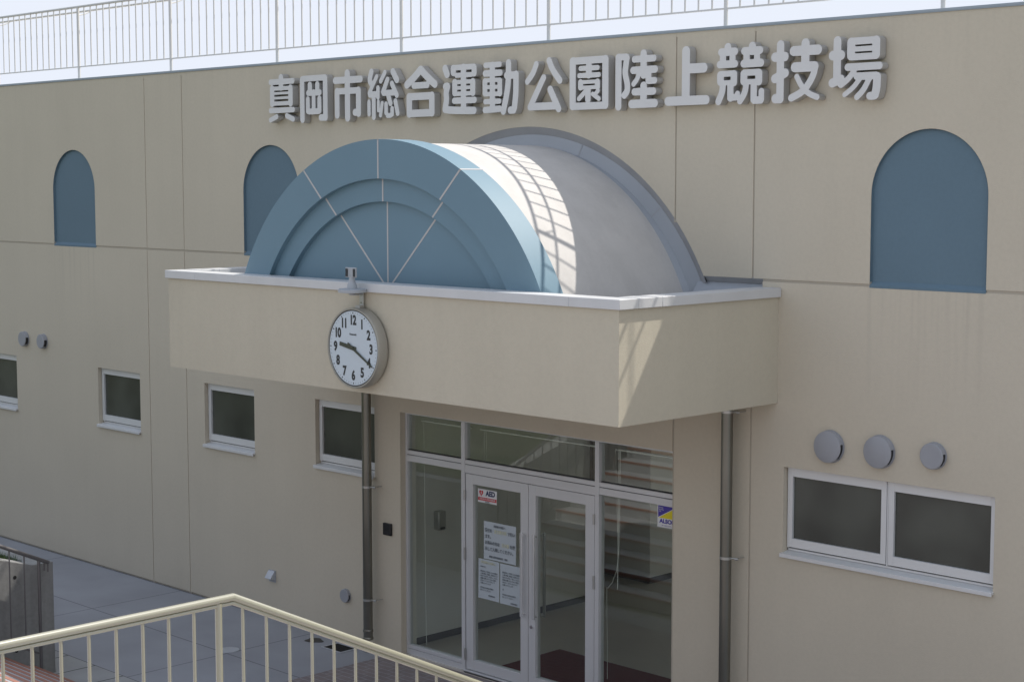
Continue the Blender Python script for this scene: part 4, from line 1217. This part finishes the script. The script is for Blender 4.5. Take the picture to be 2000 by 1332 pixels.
def rz(y): 
    return hz(y) if y > -7.7 else (hz(-7.7) if y > -8.98 else hz(-7.7) + .469 * (-8.98 - y))
y = -3.497; k = 0
while y > -12.9:
    post = (k % 14 == 0)
    m = MB()
    if post: m.tube([(hx, y, max(0.02, rz(y) - 1.33)), (hx, y, rz(y))], .019, 14); m.build('post', M['rail_backlit'], hr)
    else: m.tube([(hx, y, rz(y) - 1.02), (hx, y, rz(y))], .0085, 8); m.build('baluster', M['rail_backlit'], hr)
    y -= .1795; k += 1

# cream railing in the foreground
fx = -7.9
YC, ZC = -7.395, 3.246       # bend of the top rail
SL = .4745
def fz(y):
    if y > YC: return ZC - SL * (y - YC)
    if y > -9.0: return ZC
    return ZC + .469 * (-9.0 - y)
fr_ = thing('stair_railing', (fx, -7.5, 2.1), 'cream painted stair railing in the foreground, level then sloping down', 'railing')
path = [(fx, -3.3, fz(-3.3)), (fx, YC, ZC), (fx, -9.0, ZC), (fx, -12.0, fz(-12.0))]
m = MB(); m.tube(path, .0225, 24); m.build('handrail', M['rail_cream'], fr_)
m = MB(); m.tube([(p[0], p[1], p[2] - .034) for p in path], .012, 12); m.build('sub_rail', M['rail_cream'], fr_)
m = MB(); m.tube([(p[0], p[1], p[2] - .93) for p in path], .012, 12); m.build('bottom_rail', M['rail_cream'], fr_)
y0 = -7.494
for k in range(-27, 26):
    y = y0 + k * .1667
    if y < -11.9: continue
    m = MB()
    if k % 14 == 0:
        g = 0.469 * (-3.22 - y) if y > -7.7 else (2.1 if y > -9.0 else 2.1 + .469 * (-9 - y))
        m.tube([(fx, y, max(.0, g - .02)), (fx, y, fz(y) - .02)], .0205, 16); m.build('post', M['rail_cream'], fr_)
    else:
        m.tube([(fx, y, fz(y) - .93), (fx, y, fz(y) - .03)], .0095, 10); m.build('baluster', M['rail_cream'], fr_)

# ================================================================== GRASS
vs, fs = [], []
rg = random.Random(3)
def blade(x, y, z, h):
    a = rg.uniform(0, 2 * pi); lean = rg.uniform(.1, .5) * h; wd = rg.uniform(.003, .006)
    b = rg.uniform(0, 2 * pi); o = len(vs)
    vs.extend([(x - wd * cos(a), y - wd * sin(a), z), (x + wd * cos(a), y + wd * sin(a), z), (x + lean * cos(b), y + lean * sin(b), z + h)])
    fs.append((o, o + 1, o + 2))
def bz(y): return 1.22 + .296 * (-3.5 - y) - .02
for _ in range(26000):
    y = -3.5 - 9.4 * rg.random(); x = -17.52 - 9.5 * rg.random()
    blade(x, y, bz(y), rg.uniform(.05, .13))
for _ in range(5000):
    y = -3.49 - .9 * rg.random() ** 1.3; x = -17.51 - 1.6 * rg.random()
    blade(x, y, bz(y), rg.uniform(.06, .16))
me = bpy.data.meshes.new('grass'); me.from_pydata(vs, [], fs); me.update()
tag(link_mesh(me, 'grass', M['grass'], smooth=False), 'short green grass growing on the bank behind the retaining wall', 'grass', kind='stuff')
